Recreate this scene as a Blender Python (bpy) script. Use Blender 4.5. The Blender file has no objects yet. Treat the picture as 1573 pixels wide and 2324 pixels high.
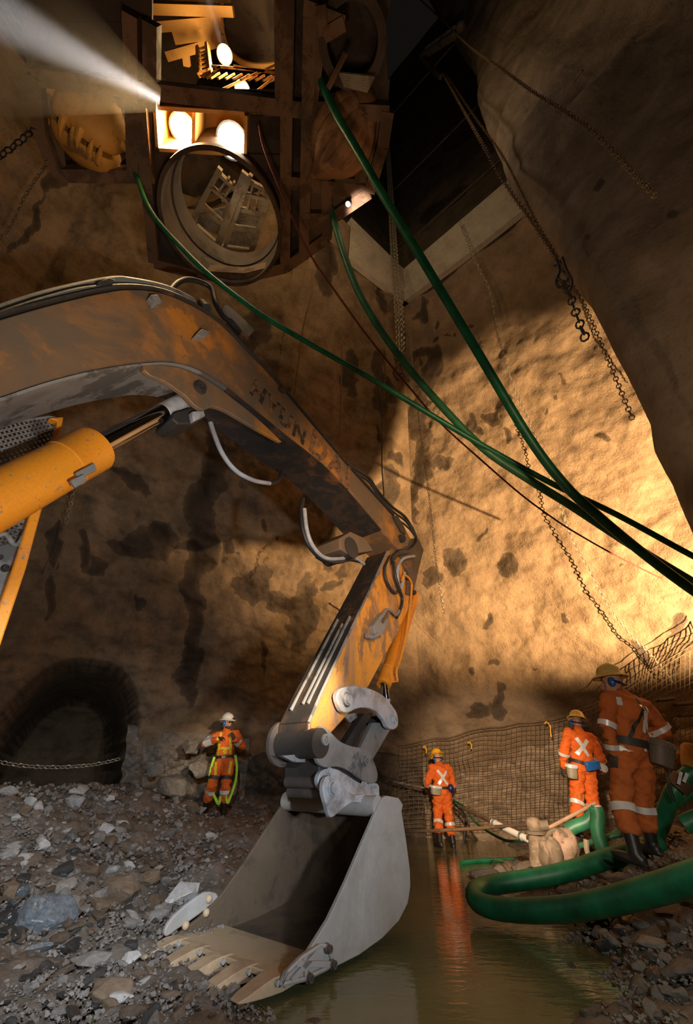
import bpy, bmesh, math, random
import numpy as np
from mathutils import Vector, Matrix, noise
from mathutils.bvhtree import BVHTree
random.seed(7); rng = np.random.default_rng(7)
S = bpy.context.scene
COL = S.collection
R = math.radians

# ------------------------------------------------------------------ camera
F, TILT, ROLL, EYE = 900.0, 34.0, 1.0, 1.15          # focal length in pixels of the 1573 x 2324 frame
_t, _r = R(TILT), R(ROLL)
_up0 = np.array([0, -math.sin(_t), math.cos(_t)]); _rt0 = np.array([1.0, 0, 0])
FWD = np.array([0, math.cos(_t), math.sin(_t)])
RT = _rt0*math.cos(_r) + _up0*math.sin(_r); UP = -_rt0*math.sin(_r) + _up0*math.cos(_r)
CAM = np.array([0, 0, EYE])
cd = bpy.data.cameras.new('camera'); cam = bpy.data.objects.new('camera', cd); COL.objects.link(cam)
cd.sensor_fit = 'HORIZONTAL'; cd.sensor_width = 36.0; cd.lens = F/1573*36.0; cd.clip_start = .02; cd.clip_end = 200
M = Matrix(((RT[0], UP[0], -FWD[0], 0), (RT[1], UP[1], -FWD[1], 0), (RT[2], UP[2], -FWD[2], EYE), (0, 0, 0, 1)))
cam.matrix_world = M
S.camera = cam

# ------------------------------------------------------------------ exposure, world
S.view_settings.view_transform = 'Standard'; S.view_settings.look = 'None'
S.view_settings.gamma = 1; S.view_settings.use_curve_mapping = False
S.view_settings.exposure = 0.0
w = bpy.data.worlds.new('world'); S.world = w; w.use_nodes = True
w.node_tree.nodes['Background'].inputs[0].default_value = (.9, .75, .6, 1)
w.node_tree.nodes['Background'].inputs[1].default_value = .006
S.cycles.max_bounces = 5; S.cycles.diffuse_bounces = 2; S.cycles.glossy_bounces = 3; S.cycles.transparent_max_bounces = 8
S.cycles.volume_bounces = 0
S.cycles.sample_clamp_indirect = 4.0; S.cycles.caustics_reflective = False; S.cycles.caustics_refractive = False

# ------------------------------------------------------------------ pixel -> place helpers
def ray(px, py):
    return FWD + (px-786.5)/F*RT - (py-1162)/F*UP
def P(px, py, d):                       # the point at horizontal distance d
    v = ray(px, py); return CAM + v*d/math.hypot(v[0], v[1])
def PZ(px, py, z):                      # the point at height z
    v = ray(px, py); return CAM + v*(z-EYE)/v[2]
def proj(p):
    q = np.asarray(p)-CAM; k = q@FWD
    return 786.5+F*(q@RT)/k, 1162-F*(q@UP)/k

# ------------------------------------------------------------------ lamps of the mine and added fill lamps
def lamp(kind, name, loc, to, power, color, size=.2, spot=60, blend=.4, parent=None):
    l = bpy.data.lights.new(name, kind); o = bpy.data.objects.new(name, l); COL.objects.link(o)
    l.energy = power; l.color = color
    if kind == 'SPOT':
        l.spot_size = R(spot); l.spot_blend = blend; l.shadow_soft_size = size
    elif kind == 'POINT': l.shadow_soft_size = size
    elif kind == 'AREA': l.size = size
    o.location = loc
    if to is not None:
        o.rotation_euler = (Vector(to)-Vector(loc)).to_track_quat('-Z', 'Y').to_euler()
    return o
WARM = (1, .66, .34); AMBER = (1, .52, .16); WHITE = (1, .9, .78); COOL = (.72, .84, 1)
LAMPS = [
 # unseen key lamp placed past the pillar, washing the right-hand wall
 ('SPOT', 'key_lamp_wall', (7.4, 4.5, 1.7), P(1340, 1110, 8.8), 9500, (1, .67, .34), .035, 98, .5),
 # softer wash on the left and middle wall
 ('SPOT', 'work_lamp_left', (.9, -1.2, 2.3), P(800, 1330, 11), 1300, (1, .66, .36), .2, 42, 1.0),
 # cool headlamps on the machine and the rubble
 ('SPOT', 'head_lamp_machine', (1.5, .2, 1.2), P(640, 1500, 4.6), 520, (.82, .90, 1), .1, 74, .8),
 ('SPOT', 'head_lamp_boom', (.6, .3, .9), P(180, 900, 2.9), 400, (1, .95, .9), .07, 60, .9),
 ('SPOT', 'head_lamp_rubble', (-.4, .1, 2.1), P(230, 1930, 6.5), 950, (.84, .91, 1), .06, 50, .8),
 # added fill on the right wall's foot and the two workers before it
 ('SPOT', 'fill_lamp_foot', (.6, 1.6, 2.0), P(1130, 1790, 10), 2900, (1, .76, .52), .1, 31, .6),
 ('SPOT', 'fill_lamp_bank', (1.6, .4, 1.8), P(1450, 1760, 6), 170, (1, .8, .6), .1, 40, .8),
 ('SPOT', 'work_lamp_far_worker', (.9, 1.0, 2.2), P(512, 1730, 10.2), 2300, (1, .82, .6), .1, 16, .8),
 ('SPOT', 'fill_lamp_pillar', (1.1, .8, 1.5), P(1470, 430, 3), 105, (1, .76, .54), .25, 84, .9),  # added to give the near pillar a dim light
 ('SPOT', 'fill_lamp_shore', (1.2, .2, 1.5), P(1400, 2160, 4), 170, (.9, .93, .85), .08, 60, 1),  # added fill on the right shore
 ('SPOT', 'fill_lamp_stage', (-.5, 1.2, 1.5), PZ(430, 300, 8.5), 240, (1, .66, .38), .3, 70, 1),  # added fill from below for the stage underside
]
for L in LAMPS: lamp(*L)

# ------------------------------------------------------------------ mesh helpers
WO = {}
def setp(o, label=None, cat=None, group=None, kind=None):
    for k, v in (('label', label), ('category', cat), ('group', group), ('kind', kind)):
        if v: o[k] = v
    return o
def empty(name, loc, label=None, cat=None, group=None, rz=0):
    o = bpy.data.objects.new(name, None); COL.objects.link(o); o.location = tuple(loc); o.rotation_euler = (0, 0, rz)
    o.empty_display_size = .2; WO[o.name] = np.array(loc, float)
    return setp(o, label, cat, group)
def A(*p): return np.array(p, float)
def nrm(v): return np.asarray(v, float)/max(1e-9, np.linalg.norm(v))
def perp(d):
    a = A(0, 0, 1) if abs(d[2]) < .9 else A(1, 0, 0)
    x = nrm(np.cross(a, d)); return x, np.cross(d, x)
def spline(pts, n=8, closed=False):     # Catmull-Rom
    p = [np.asarray(q, float) for q in pts]; m = len(p); out = []
    if m < 3 and not closed:
        return [p[0]+(p[-1]-p[0])*i/n for i in range(n+1)]
    for i in range(m if closed else m-1):
        if closed: a, b, c, d = p[(i-1) % m], p[i], p[(i+1) % m], p[(i+2) % m]
        else: a, b, c, d = p[max(i-1, 0)], p[i], p[i+1], p[min(i+2, m-1)]
        for k in range(n):
            t = k/n
            out.append(.5*((2*b)+(c-a)*t+(2*a-5*b+4*c-d)*t*t+(3*b-a-3*c+d)*t**3))
    if not closed: out.append(p[-1])
    return out
class MB:
    def __init__(s): s.v = []; s.f = []; s.m = []; s.n = 0
    def add(s, v, f, m=0):
        v = np.asarray(v, float).reshape(-1, 3); s.v.append(v); s.f += [[i+s.n for i in q] for q in f]; s.m += [m]*len(f); s.n += len(v); return s
    def box(s, c, size, ax=None, m=0):
        ax = np.eye(3) if ax is None else np.array(ax); h = np.array(size)/2; c = np.asarray(c, float)
        v = [c+ax[0]*h[0]*i+ax[1]*h[1]*j+ax[2]*h[2]*k for i in (-1, 1) for j in (-1, 1) for k in (-1, 1)]
        return s.add(v, [(0, 1, 3, 2), (4, 6, 7, 5), (0, 4, 5, 1), (2, 3, 7, 6), (0, 2, 6, 4), (1, 5, 7, 3)], m)
    def beam(s, a, b, w, h, up=(0, 0, 1), m=0):
        a, b = np.asarray(a, float), np.asarray(b, float); d = b-a; l = np.linalg.norm(d); d = d/l
        x = np.cross(d, up)
        if np.linalg.norm(x) < 1e-3: x = np.cross(d, (1, 0, 0))
        x = nrm(x); y = np.cross(x, d)
        return s.box((a+b)/2, (l, w, h), (d, x, y), m)
    def prism(s, poly, vec, m=0):        # poly: 3-D points of one face; vec: extrusion
        p = np.array(poly, float); k = len(p); q = p+np.asarray(vec, float)
        f = [list(range(k))[::-1], [i+k for i in range(k)]]+[(i, (i+1) % k, (i+1) % k+k, i+k) for i in range(k)]
        return s.add(np.vstack([p, q]), f, m)
    def tube(s, path, r, seg=8, caps=True, m=0, closed=False):
        path = [np.asarray(p, float) for p in path]; k = len(path)
        rr = r if hasattr(r, '__len__') else [r]*k
        vs = []; x = None
        for i, p in enumerate(path):
            if closed: d = path[(i+1) % k]-path[i-1]
            else: d = path[min(i+1, k-1)]-path[max(i-1, 0)]
            d = nrm(d)
            if x is None: x, y = perp(d)
            else:
                x = x-d*(x@d); x = nrm(x) if np.linalg.norm(x) > 1e-6 else perp(d)[0]
                y = np.cross(d, x)
            for j in range(seg):
                a = 2*math.pi*j/seg; vs.append(p+rr[i]*(x*math.cos(a)+y*math.sin(a)))
        f = []
        for i in range(k if closed else k-1):
            b = ((i+1) % k)*seg
            for j in range(seg):
                f.append((i*seg+j, i*seg+(j+1) % seg, b+(j+1) % seg, b+j))
        if caps and not closed:
            f.append(tuple(range(seg))[::-1]); f.append(tuple((k-1)*seg+j for j in range(seg)))
        return s.add(vs, f, m)
    def cyl(s, a, b, r, seg=20, r2=None, m=0): return s.tube([a, b], [r, r if r2 is None else r2], seg, True, m)
    def lathe(s, c, axis, prof, seg=24, m=0, arc=None, x0=None, caps=True):   # prof: (radius, height along axis)
        d = nrm(axis); x, y = perp(d)
        if x0 is not None: x = nrm(np.asarray(x0)-d*(np.asarray(x0)@d)); y = np.cross(d, x)
        vs = []
        for (r, h) in prof:
            for j in range(seg):
                a = 2*math.pi*j/seg; vs.append(np.asarray(c)+d*h+r*(x*math.cos(a)+y*math.sin(a)))
        f = [(i*seg+j, i*seg+(j+1) % seg, (i+1)*seg+(j+1) % seg, (i+1)*seg+j) for i in range(len(prof)-1) for j in range(seg)]
        if caps: f.append(tuple(range(seg))[::-1]); f.append(tuple((len(prof)-1)*seg+j for j in range(seg)))
        return s.add(vs, f, m)
    def ell(s, c, rad, ax=None, seg=16, rings=10, m=0):
        ax = np.eye(3) if ax is None else np.array(ax); vs = []; f = []
        for i in range(rings+1):
            t = math.pi*i/rings
            for j in range(seg):
                a = 2*math.pi*j/seg
                q = (rad[0]*math.sin(t)*math.cos(a), rad[1]*math.sin(t)*math.sin(a), rad[2]*math.cos(t))
                vs.append(np.asarray(c)+ax[0]*q[0]+ax[1]*q[1]+ax[2]*q[2])
        f = [(i*seg+j, i*seg+(j+1) % seg, (i+1)*seg+(j+1) % seg, (i+1)*seg+j) for i in range(rings) for j in range(seg)]
        return s.add(vs, f, m)
    def mesh(s, name, off=None):
        me = bpy.data.meshes.new(name); v = np.vstack(s.v)
        if off is not None: v = v-off
        me.from_pydata(v.tolist(), [], s.f); 
        for p, mi in zip(me.polygons, s.m): p.material_index = mi
        return me
    def build(s, name, mat, parent=None, smooth=True, bevel=0, label=None, cat=None, group=None, kind=None, angle=40):
        off = WO[parent.name] if parent is not None else None
        v = np.vstack(s.v)
        if parent is None:
            off = A((v[:, 0].min()+v[:, 0].max())/2, (v[:, 1].min()+v[:, 1].max())/2, v[:, 2].min())
        me = s.mesh(name, off)
        mats = mat if isinstance(mat, (list, tuple)) else [mat]
        for q in mats: me.materials.append(q)
        bm = bmesh.new(); bm.from_mesh(me)
        bmesh.ops.remove_doubles(bm, verts=bm.verts, dist=1e-5)
        bmesh.ops.recalc_face_normals(bm, faces=bm.faces)
        if smooth:
            for fc in bm.faces: fc.smooth = True
            ca = R(angle)
            for e in bm.edges:
                if len(e.link_faces) == 2 and e.calc_face_angle(0) > ca: e.smooth = False
        bm.to_mesh(me); bm.free()
        o = bpy.data.objects.new(name, me); COL.objects.link(o)
        if parent is not None: o.parent = parent; WO[o.name] = WO[parent.name]
        else: o.location = tuple(off); WO[o.name] = off
        if bevel:
            b = o.modifiers.new('bevel', 'BEVEL'); b.width = bevel; b.segments = 2; b.limit_method = 'ANGLE'; b.angle_limit = R(35)
        return setp(o, label, cat, group, kind)
def link_mesh(name, me, mat, parent=None, loc=None, **kw):
    for q in (mat if isinstance(mat, (list, tuple)) else [mat]): me.materials.append(q)
    o = bpy.data.objects.new(name, me); COL.objects.link(o)
    if parent is not None: o.parent = parent; WO[o.name] = WO[parent.name]
    else: WO[o.name] = np.zeros(3)
    if loc is not None: o.location = tuple(loc)
    return setp(o, **kw)

# ------------------------------------------------------------------ materials
def nt(name):
    m = bpy.data.materials.new(name); m.use_nodes = True; t = m.node_tree; b = t.nodes['Principled BSDF']
    return m, t, b
def N(t, typ, **kw):
    n = t.nodes.new(typ)
    for k, v in kw.items():
        if k in ('operation', 'data_type', 'blend_type', 'feature', 'attribute_name', 'noise_dimensions', 'distance'): setattr(n, k, v)
        else:
            n.inputs[k.replace('_', ' ')].default_value = v
    return n
def ramp(t, src, stops, interp='LINEAR'):
    r = t.nodes.new('ShaderNodeValToRGB'); e = r.color_ramp.elements; r.color_ramp.interpolation = interp
    while len(e) < len(stops): e.new(.5)
    for q, (p, c) in zip(e, stops):
        q.position = p; q.color = (c, c, c, 1) if not hasattr(c, '__len__') else (*c, 1)
    t.links.new(src, r.inputs[0]); return r.outputs[0]
def mix(t, fac, a, b):
    n = t.nodes.new('ShaderNodeMix'); n.data_type = 'RGBA'
    for v, i in ((fac, 0), (a, 6), (b, 7)):
        if isinstance(v, bpy.types.NodeSocket): t.links.new(v, n.inputs[i])
        elif i == 0: n.inputs[0].default_value = v
        else: n.inputs[i].default_value = (*v, 1)
    return n.outputs[2]
def noisef(t, scale, detail=6, rough=.6, coords='Object', stretch=None, dist=0):
    tc = t.nodes.new('ShaderNodeTexCoord'); src = tc.outputs[coords]
    if stretch:
        mp = t.nodes.new('ShaderNodeMapping'); mp.inputs['Scale'].default_value = stretch; t.links.new(src, mp.inputs[0]); src = mp.outputs[0]
    n = t.nodes.new('ShaderNodeTexNoise'); n.inputs['Scale'].default_value = scale; n.inputs['Detail'].default_value = detail
    n.inputs['Roughness'].default_value = rough; n.inputs['Distortion'].default_value = dist
    t.links.new(src, n.inputs['Vector']); return n.outputs['Fac']
def bump(t, b, h, strength=.3, dist=.02, prev=None):
    n = t.nodes.new('ShaderNodeBump'); n.inputs['Strength'].default_value = strength; n.inputs['Distance'].default_value = dist
    t.links.new(h, n.inputs['Height'])
    if prev is not None: t.links.new(prev, n.inputs['Normal'])
    t.links.new(n.outputs[0], b.inputs['Normal']); return n.outputs[0]
def plain(name, c, rough=.6, metal=0, var=.25, scale=6, bs=.1, bd=.005, spec=.5):
    m, t, b = nt(name); f = noisef(t, scale)
    c = np.array(c); f2 = ramp(t, f, [(.3, tuple(c*(1-var))), (.7, tuple(np.minimum(c*(1+var), 1)))])
    t.links.new(f2, b.inputs['Base Color']); b.inputs['Roughness'].default_value = rough; b.inputs['Metallic'].default_value = metal
    b.inputs['Specular IOR Level'].default_value = spec
    if bs: bump(t, b, noisef(t, scale*6, 4), bs, bd)
    return m
def worn(name, base, wear, grime, wl=.5, gl=.55, scale=3, rough=.5, bs=.25, stretch=None, spk=.0, sw=.05):
    """paint with scraped patches (wear) and smeared dirt (grime); wl / gl: larger = less of it"""
    m, t, b = nt(name)
    n1 = noisef(t, scale, 10, .68, stretch=stretch, dist=.3); n2 = noisef(t, scale*.55, 8, .62, stretch=stretch, dist=.5)
    n3 = noisef(t, scale*14, 4, .6)
    k1 = ramp(t, n1, [(wl, 0), (wl+sw, 1)]); k2 = ramp(t, n2, [(gl-.06, 0), (gl+.14, 1)])
    bc = mix(t, n3, tuple(np.array(base)*.82), tuple(np.minimum(np.array(base)*1.15, 1)))
    c = mix(t, k1, bc, wear); c = mix(t, k2, c, grime)
    if spk:
        k3 = ramp(t, noisef(t, scale*9, 3, .5), [(spk, 0), (spk+.02, 1)]); c = mix(t, k3, c, grime)
    t.links.new(c, b.inputs['Base Color'])
    t.links.new(ramp(t, n1, [(.3, rough*.8), (.7, min(1, rough*1.35))]), b.inputs['Roughness'])
    bump(t, b, noisef(t, scale*22, 5, .65), bs, .004)
    return m
def emit(name, c, s):
    m, t, b = nt(name); b.inputs['Base Color'].default_value = (*c, 1); b.inputs['Emission Color'].default_value = (*c, 1); b.inputs['Emission Strength'].default_value = s
    return m

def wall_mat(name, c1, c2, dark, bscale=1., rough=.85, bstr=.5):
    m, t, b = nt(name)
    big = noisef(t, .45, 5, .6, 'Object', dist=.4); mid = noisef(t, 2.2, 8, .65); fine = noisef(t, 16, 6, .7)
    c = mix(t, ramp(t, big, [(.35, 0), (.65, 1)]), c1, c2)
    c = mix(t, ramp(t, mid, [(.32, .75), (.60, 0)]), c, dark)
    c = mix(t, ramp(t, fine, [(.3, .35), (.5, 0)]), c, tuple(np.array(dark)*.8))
    at = t.nodes.new('ShaderNodeAttribute'); at.attribute_name = 'stain'  # mask of stains plus painted shade of stick, crevice and corner
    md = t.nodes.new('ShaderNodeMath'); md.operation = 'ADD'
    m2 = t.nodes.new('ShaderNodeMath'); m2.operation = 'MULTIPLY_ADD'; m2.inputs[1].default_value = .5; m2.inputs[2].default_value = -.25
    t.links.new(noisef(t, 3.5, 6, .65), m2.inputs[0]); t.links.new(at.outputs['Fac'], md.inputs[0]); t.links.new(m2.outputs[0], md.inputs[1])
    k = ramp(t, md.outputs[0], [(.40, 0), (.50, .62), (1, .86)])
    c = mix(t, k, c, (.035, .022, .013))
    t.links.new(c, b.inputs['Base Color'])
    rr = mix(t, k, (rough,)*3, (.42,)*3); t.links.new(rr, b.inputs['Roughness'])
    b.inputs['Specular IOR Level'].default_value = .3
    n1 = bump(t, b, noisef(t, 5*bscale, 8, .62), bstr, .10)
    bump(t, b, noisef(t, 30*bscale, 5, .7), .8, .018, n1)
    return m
MW = wall_mat('shotcrete', (.40, .27, .165), (.30, .205, .125), (.17, .11, .065))
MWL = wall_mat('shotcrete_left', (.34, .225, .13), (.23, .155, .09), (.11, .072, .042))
MWP = wall_mat('shotcrete_pillar', (.30, .225, .16), (.21, .165, .125), (.12, .088, .06), .9)
MCON = wall_mat('shaft_concrete', (.19, .14, .10), (.13, .10, .07), (.06, .045, .032), .7, bstr=.3)
MCOL = wall_mat('collar_concrete', (.52, .45, .34), (.46, .40, .30), (.30, .25, .18), .6, bstr=.15)
def rock_mat(name, c1, c2, rough=.75, sc=4, bs=.6, wet=0):
    m, t, b = nt(name)
    tc = t.nodes.new('ShaderNodeObjectInfo')
    f = noisef(t, sc, 8, .65); c = mix(t, ramp(t, f, [(.3, 0), (.7, 1)]), c1, c2)
    mm = t.nodes.new('ShaderNodeMath'); mm.operation = 'MULTIPLY_ADD'; mm.inputs[1].default_value = .7; mm.inputs[2].default_value = .65
    t.links.new(tc.outputs['Random'], mm.inputs[0])
    hs = t.nodes.new('ShaderNodeHueSaturation'); t.links.new(c, hs.inputs['Color']); t.links.new(mm.outputs[0], hs.inputs['Value'])
    t.links.new(hs.outputs[0], b.inputs['Base Color']); b.inputs['Roughness'].default_value = rough
    n1 = bump(t, b, noisef(t, sc*2.5, 8, .7), bs, .05)
    bump(t, b, noisef(t, sc*14, 4, .7), .5, .008, n1)
    if wet: b.inputs['Coat Weight'].default_value = wet; b.inputs['Coat Roughness'].default_value = .25
    return m
MROCK = rock_mat('rubble_rock', (.20, .17, .14), (.34, .31, .28))
MROCKB = rock_mat('brown_rock', (.13, .085, .05), (.24, .17, .11))
MROCKP = rock_mat('pale_rock', (.42, .39, .36), (.60, .58, .55), .6)
MROCKW = rock_mat('wet_dark_rock', (.035, .033, .032), (.10, .095, .09), .4, 5, .7, .6)
MROCKT = rock_mat('tan_rock', (.36, .25, .16), (.50, .37, .25), .8, 5)
MROCKBL = rock_mat('wet_blue_rock', (.12, .14, .16), (.38, .43, .48), .35, 7, .9, .6)
MORANGE = worn('excavator_paint', (.58, .22, .026), (.27, .135, .052), (.15, .105, .068), .47, .44, 1.6, .5, spk=.70)
MORANGE2 = worn('cylinder_paint', (.82, .29, .018), (.22, .17, .14), (.26, .21, .17), .63, .62, 4, .38, spk=.66)
MBLACK = worn('greasy_steel', (.035, .03, .026), (.02, .018, .016), (.30, .12, .03), .6, .68, 3, .6, .5)
MSTICK = worn('stick_paint', (.74, .29, .03), (.30, .15, .06), (.17, .14, .12), .51, .52, 4, .45, stretch=(1, 1, .5), spk=.66)
MGREY = worn('dusty_steel', (.24, .235, .225), (.10, .098, .095), (.12, .105, .09), .52, .56, 2.2, .6, .5)
MLINK = worn('polished_steel', (.50, .51, .53), (.20, .20, .21), (.27, .22, .18), .47, .57, 5, .38, .3, sw=.18)
MBUCK = worn('bucket_steel', (.40, .385, .365), (.27, .25, .22), (.33, .29, .25), .42, .54, 2, .52, .15, sw=.3)
MBUCKIN = worn('shaded_bucket_inside', (.115, .078, .048), (.075, .052, .034), (.14, .098, .062), .5, .55, 2.4, .7, .2)  # brown, darkened in colour for the shadow inside the bucket
MLIP = worn('lit_bucket_lip', (.50, .36, .22), (.40, .28, .165), (.30, .20, .115), .52, .58, 3, .6, .15)  # warm floodlight on the lip is brightened into this colour
MCHROME = plain('chrome', (.32, .33, .37), .10, 1, .05, 4, 0)
MRUB = plain('black_rubber', (.022, .022, .024), .5, 0, .3, 8, .1)
MHOSEG = plain('grey_hose', (.36, .36, .37), .45, 0, .25, 7, .1)
MGREEN = plain('green_hose', (.006, .12, .052), .42, 0, .45, 5, .25, .004)
MGREENL = plain('pale_green_hose', (.035, .18, .085), .45, 0, .4, 5, .2, .004)
MRUST = worn('rusty_beam', (.15, .078, .036), (.08, .042, .02), (.05, .035, .025), .5, .6, 2.2, .7)
MRUSTD = worn('dark_rusty_plate', (.055, .036, .024), (.03, .02, .015), (.09, .05, .025), .52, .62, 1.6, .75)
MAMB = worn('orange_grab_paint', (.56, .26, .04), (.24, .11, .03), (.12, .062, .025), .56, .62, 2.2, .6)
MBRN = worn('brown_grab_paint', (.27, .135, .06), (.17, .085, .04), (.09, .05, .03), .52, .6, 2.4, .65)
MCHAIN = plain('rusty_chain', (.17, .115, .065), .55, .5, .3, 8, 0)
MCHAING = plain('galvanised_chain', (.42, .36, .26), .45, .5, .2, 8, 0)
MROPE = plain('rope', (.22, .13, .06), .9, 0, .3, 20, .3)
MREDROPE = plain('red_rope', (.16, .03, .02), .9, 0, .3, 20, .3)
MFLOOR = rock_mat('muck', (.085, .062, .042), (.21, .17, .135), .85, 5, 1.0)
MSUIT = plain('orange_coverall', (.70, .125, .010), .8, 0, .14, 5, .35, .012)
MSUITD = plain('worn_orange_coverall', (.62, .125, .014), .85, 0, .25, 4, .35, .012)
MSUITD2 = plain('dark_orange_coverall', (.44, .105, .018), .85, 0, .25, 4, .35, .012)  # darker orange, for the tallest worker
MTAPE = plain('reflective_tape', (.68, .66, .64), .35, .1, .15, 14, .1)
MSKIN = plain('skin', (.50, .27, .17), .55, 0, .1, 8, .1, .002)
MHAIR = plain('beard', (.06, .035, .02), .8, 0, .2, 40, .3)
MGLOVE = plain('dark_glove', (.045, .035, .03), .75, 0, .3, 10, .2)
MBOOT = plain('rubber_boot', (.016, .014, .013), .45, 0, .4, 6, .1)
MYEL = plain('yellow_helmet', (.90, .46, .015), .35, 0, .08, 6, .03)
MYELD = worn('scuffed_yellow_helmet', (.62, .43, .11), (.34, .24, .10), (.45, .36, .19), .58, .6, 9, .5, .1)
MYELW = worn('faded_yellow_helmet', (.80, .56, .14), (.80, .72, .52), (.66, .42, .08), .5, .55, 5, .45, .1)
MWHITE = plain('white_helmet', (.84, .80, .70), .3, 0, .06, 6, .03)
MBLUE = plain('blue_ear_muff', (.02, .13, .42), .3, 0, .2, 6, .03)
MNAVY = plain('navy_plastic', (.012, .018, .10), .35, 0, .3, 6, .05)
MTAN = plain('tan_plastic', (.33, .28, .20), .55, 0, .2, 8, .1)
MSAND = worn('brown_rescuer_case', (.13, .10, .075), (.20, .17, .13), (.08, .06, .045), .6, .6, 6, .6, .1)
MLEAT = plain('black_belt', (.03, .024, .02), .6, 0, .3, 12, .1)
MLIME = plain('lime_webbing', (.42, .72, .03), .7, 0, .12, 20, .2)
MYWEB = plain('yellow_webbing', (.72, .50, .02), .7, 0, .15, 20, .2)
MLENS = emit('lamp_glass', (1, .80, .48), 60)
MLENSW = emit('bright_lamp_glass', (1, .90, .66), 80)
MLENSS = emit('small_lamp_glass', (1, .80, .46), 45)
# ------------------------------------------------------------------ the setting: ground, water, rock walls, shaft
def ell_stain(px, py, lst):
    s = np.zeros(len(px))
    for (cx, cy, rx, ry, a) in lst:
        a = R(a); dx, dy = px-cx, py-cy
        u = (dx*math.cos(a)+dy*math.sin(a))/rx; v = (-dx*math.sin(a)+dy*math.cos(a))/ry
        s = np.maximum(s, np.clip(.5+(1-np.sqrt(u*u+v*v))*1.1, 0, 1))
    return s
def grid_obj(name, V, nu, nv, mat, attr=None, kind='structure', smooth=True, **kw):
    f = [(j*nu+i, j*nu+i+1, (j+1)*nu+i+1, (j+1)*nu+i) for j in range(nv-1) for i in range(nu-1)]
    me = bpy.data.meshes.new(name); me.from_pydata(V.tolist(), [], f)
    if smooth: me.polygons.foreach_set('use_smooth', [True]*len(f))
    if attr is not None:
        at = me.attributes.new('stain', 'FLOAT', 'POINT'); at.data.foreach_set('value', attr.astype(np.float32))
    return link_mesh(name, me, mat, kind=kind, **kw)
def fnoise(V, scale, octv=4, off=0):
    return np.array([noise.fractal(Vector((p[0]*scale+off, p[1]*scale, p[2]*scale)), 1.0, 2.0, octv) for p in V])
def plan(nodes, s, straight=False):
    pts = np.array([A(x, y, 0) for x, y in nodes]) if straight else np.array(spline([A(x, y, 0) for x, y in nodes], 30)); l = np.r_[0, np.cumsum(np.linalg.norm(np.diff(pts, axis=0), axis=1))]
    l /= l[-1]; return np.c_[np.interp(s, l, pts[:, 0]), np.interp(s, l, pts[:, 1])]
ZT = 13.0
_c = PZ(915, 630, ZT); T0 = _c[:2]
TR = PZ(1170, 415, ZT)[:2]; TLb = PZ(780, 500, ZT)[:2]
dR = nrm(TR-T0); dL = nrm(TLb-T0)
BASE_R = [(2.2, 13.0), (5.4, 11.6), (8.3, 8.6), (9.4, 4.5), (9.0, -2)]
TOP_R = [tuple(T0), tuple(T0+dR*2), tuple(T0+dR*4.4), tuple(T0+dR*7), tuple(T0+dR*10)]
BASE_L = [(2.2, 13.0), (-.6, 13.3), (-3.2, 12.7), (-6.2, 11.0), (-8.4, 8), (-9.2, 4), (-9.0, -3)]
TOP_L = [tuple(T0), tuple(T0+dL*1.6), tuple(T0+dL*3.4), (-3.6, 3.9), (-5.9, 3.2), (-6.9, 1.0), (-7.2, -3)]
def wall_pts(bn, tn, s, t, pw=1.3):
    b, q = plan(bn, s), plan(tn, s, True); k = np.clip(t, 0, 1)**pw
    return np.c_[b+(q-b)*k[:, None], t*ZT]
TUN_A, TUN_W, TUN_H = -31.0, 7.2, 3.3
def tunnel(V):
    a = np.degrees(np.arctan2(V[:, 0], V[:, 1])); q = np.abs((a-TUN_A)/TUN_W)**2.6+np.abs(np.maximum(V[:, 2]-.3, 0)/(TUN_H-.3))**2.6
    k = np.clip((1.06-q)/.12, 0, 1); d = A(math.sin(R(TUN_A)), math.cos(R(TUN_A)), 0)
    return V+d*(k*7.5)[:, None]
def make_wall(name, bn, tn, nu, nv, mat, stains_shade, amp=1.0, tun=False):
    ss, tt = np.meshgrid(np.linspace(0, 1, nu)**1.15, np.linspace(-.06, 1, nv)); s, t = ss.ravel(), tt.ravel()
    V = wall_pts(bn, tn, s, t); e = 1e-3
    du = wall_pts(bn, tn, np.clip(s+e, 0, 1), t)-wall_pts(bn, tn, np.clip(s-e, 0, 1), t); dv = wall_pts(bn, tn, s, t+e)-wall_pts(bn, tn, s, t-e)
    n = np.cross(du, dv); n /= np.linalg.norm(n, axis=1)[:, None]; c = A(0, 3, 4)-V; n *= np.sign((n*c).sum(1))[:, None]
    fade = np.clip(s/.035, 0, 1)*np.clip((1-t)/.04, 0, 1)
    d = fnoise(V, .45, 3)*.22+fnoise(V*A(1, 1, 1.6), 1.3, 4, 9)*.085+fnoise(V, 4.0, 3, 3)*.022
    V = V+n*(d*fade*amp)[:, None]
    if tun: V = tunnel(V)
    px, py = proj_arr(V); px = px+fnoise(V, 1.1, 3, 21)*26+fnoise(V, 4.2, 3, 31)*9; py = py+fnoise(V, .8, 3, 41)*40+fnoise(V, 4.2, 3, 51)*9; st = ell_stain(px, py, stains_shade)
    return grid_obj(name, V, nu, nv, mat, st)
def proj_arr(V):
    q = V-CAM; k = q@FWD; k = np.where(np.abs(k) < .05, .05, k); ok = k > .1
    return np.where(ok, 786.5+F*(q@RT)/k, -9999), np.where(ok, 1162-F*(q@UP)/k, -9999)
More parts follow.
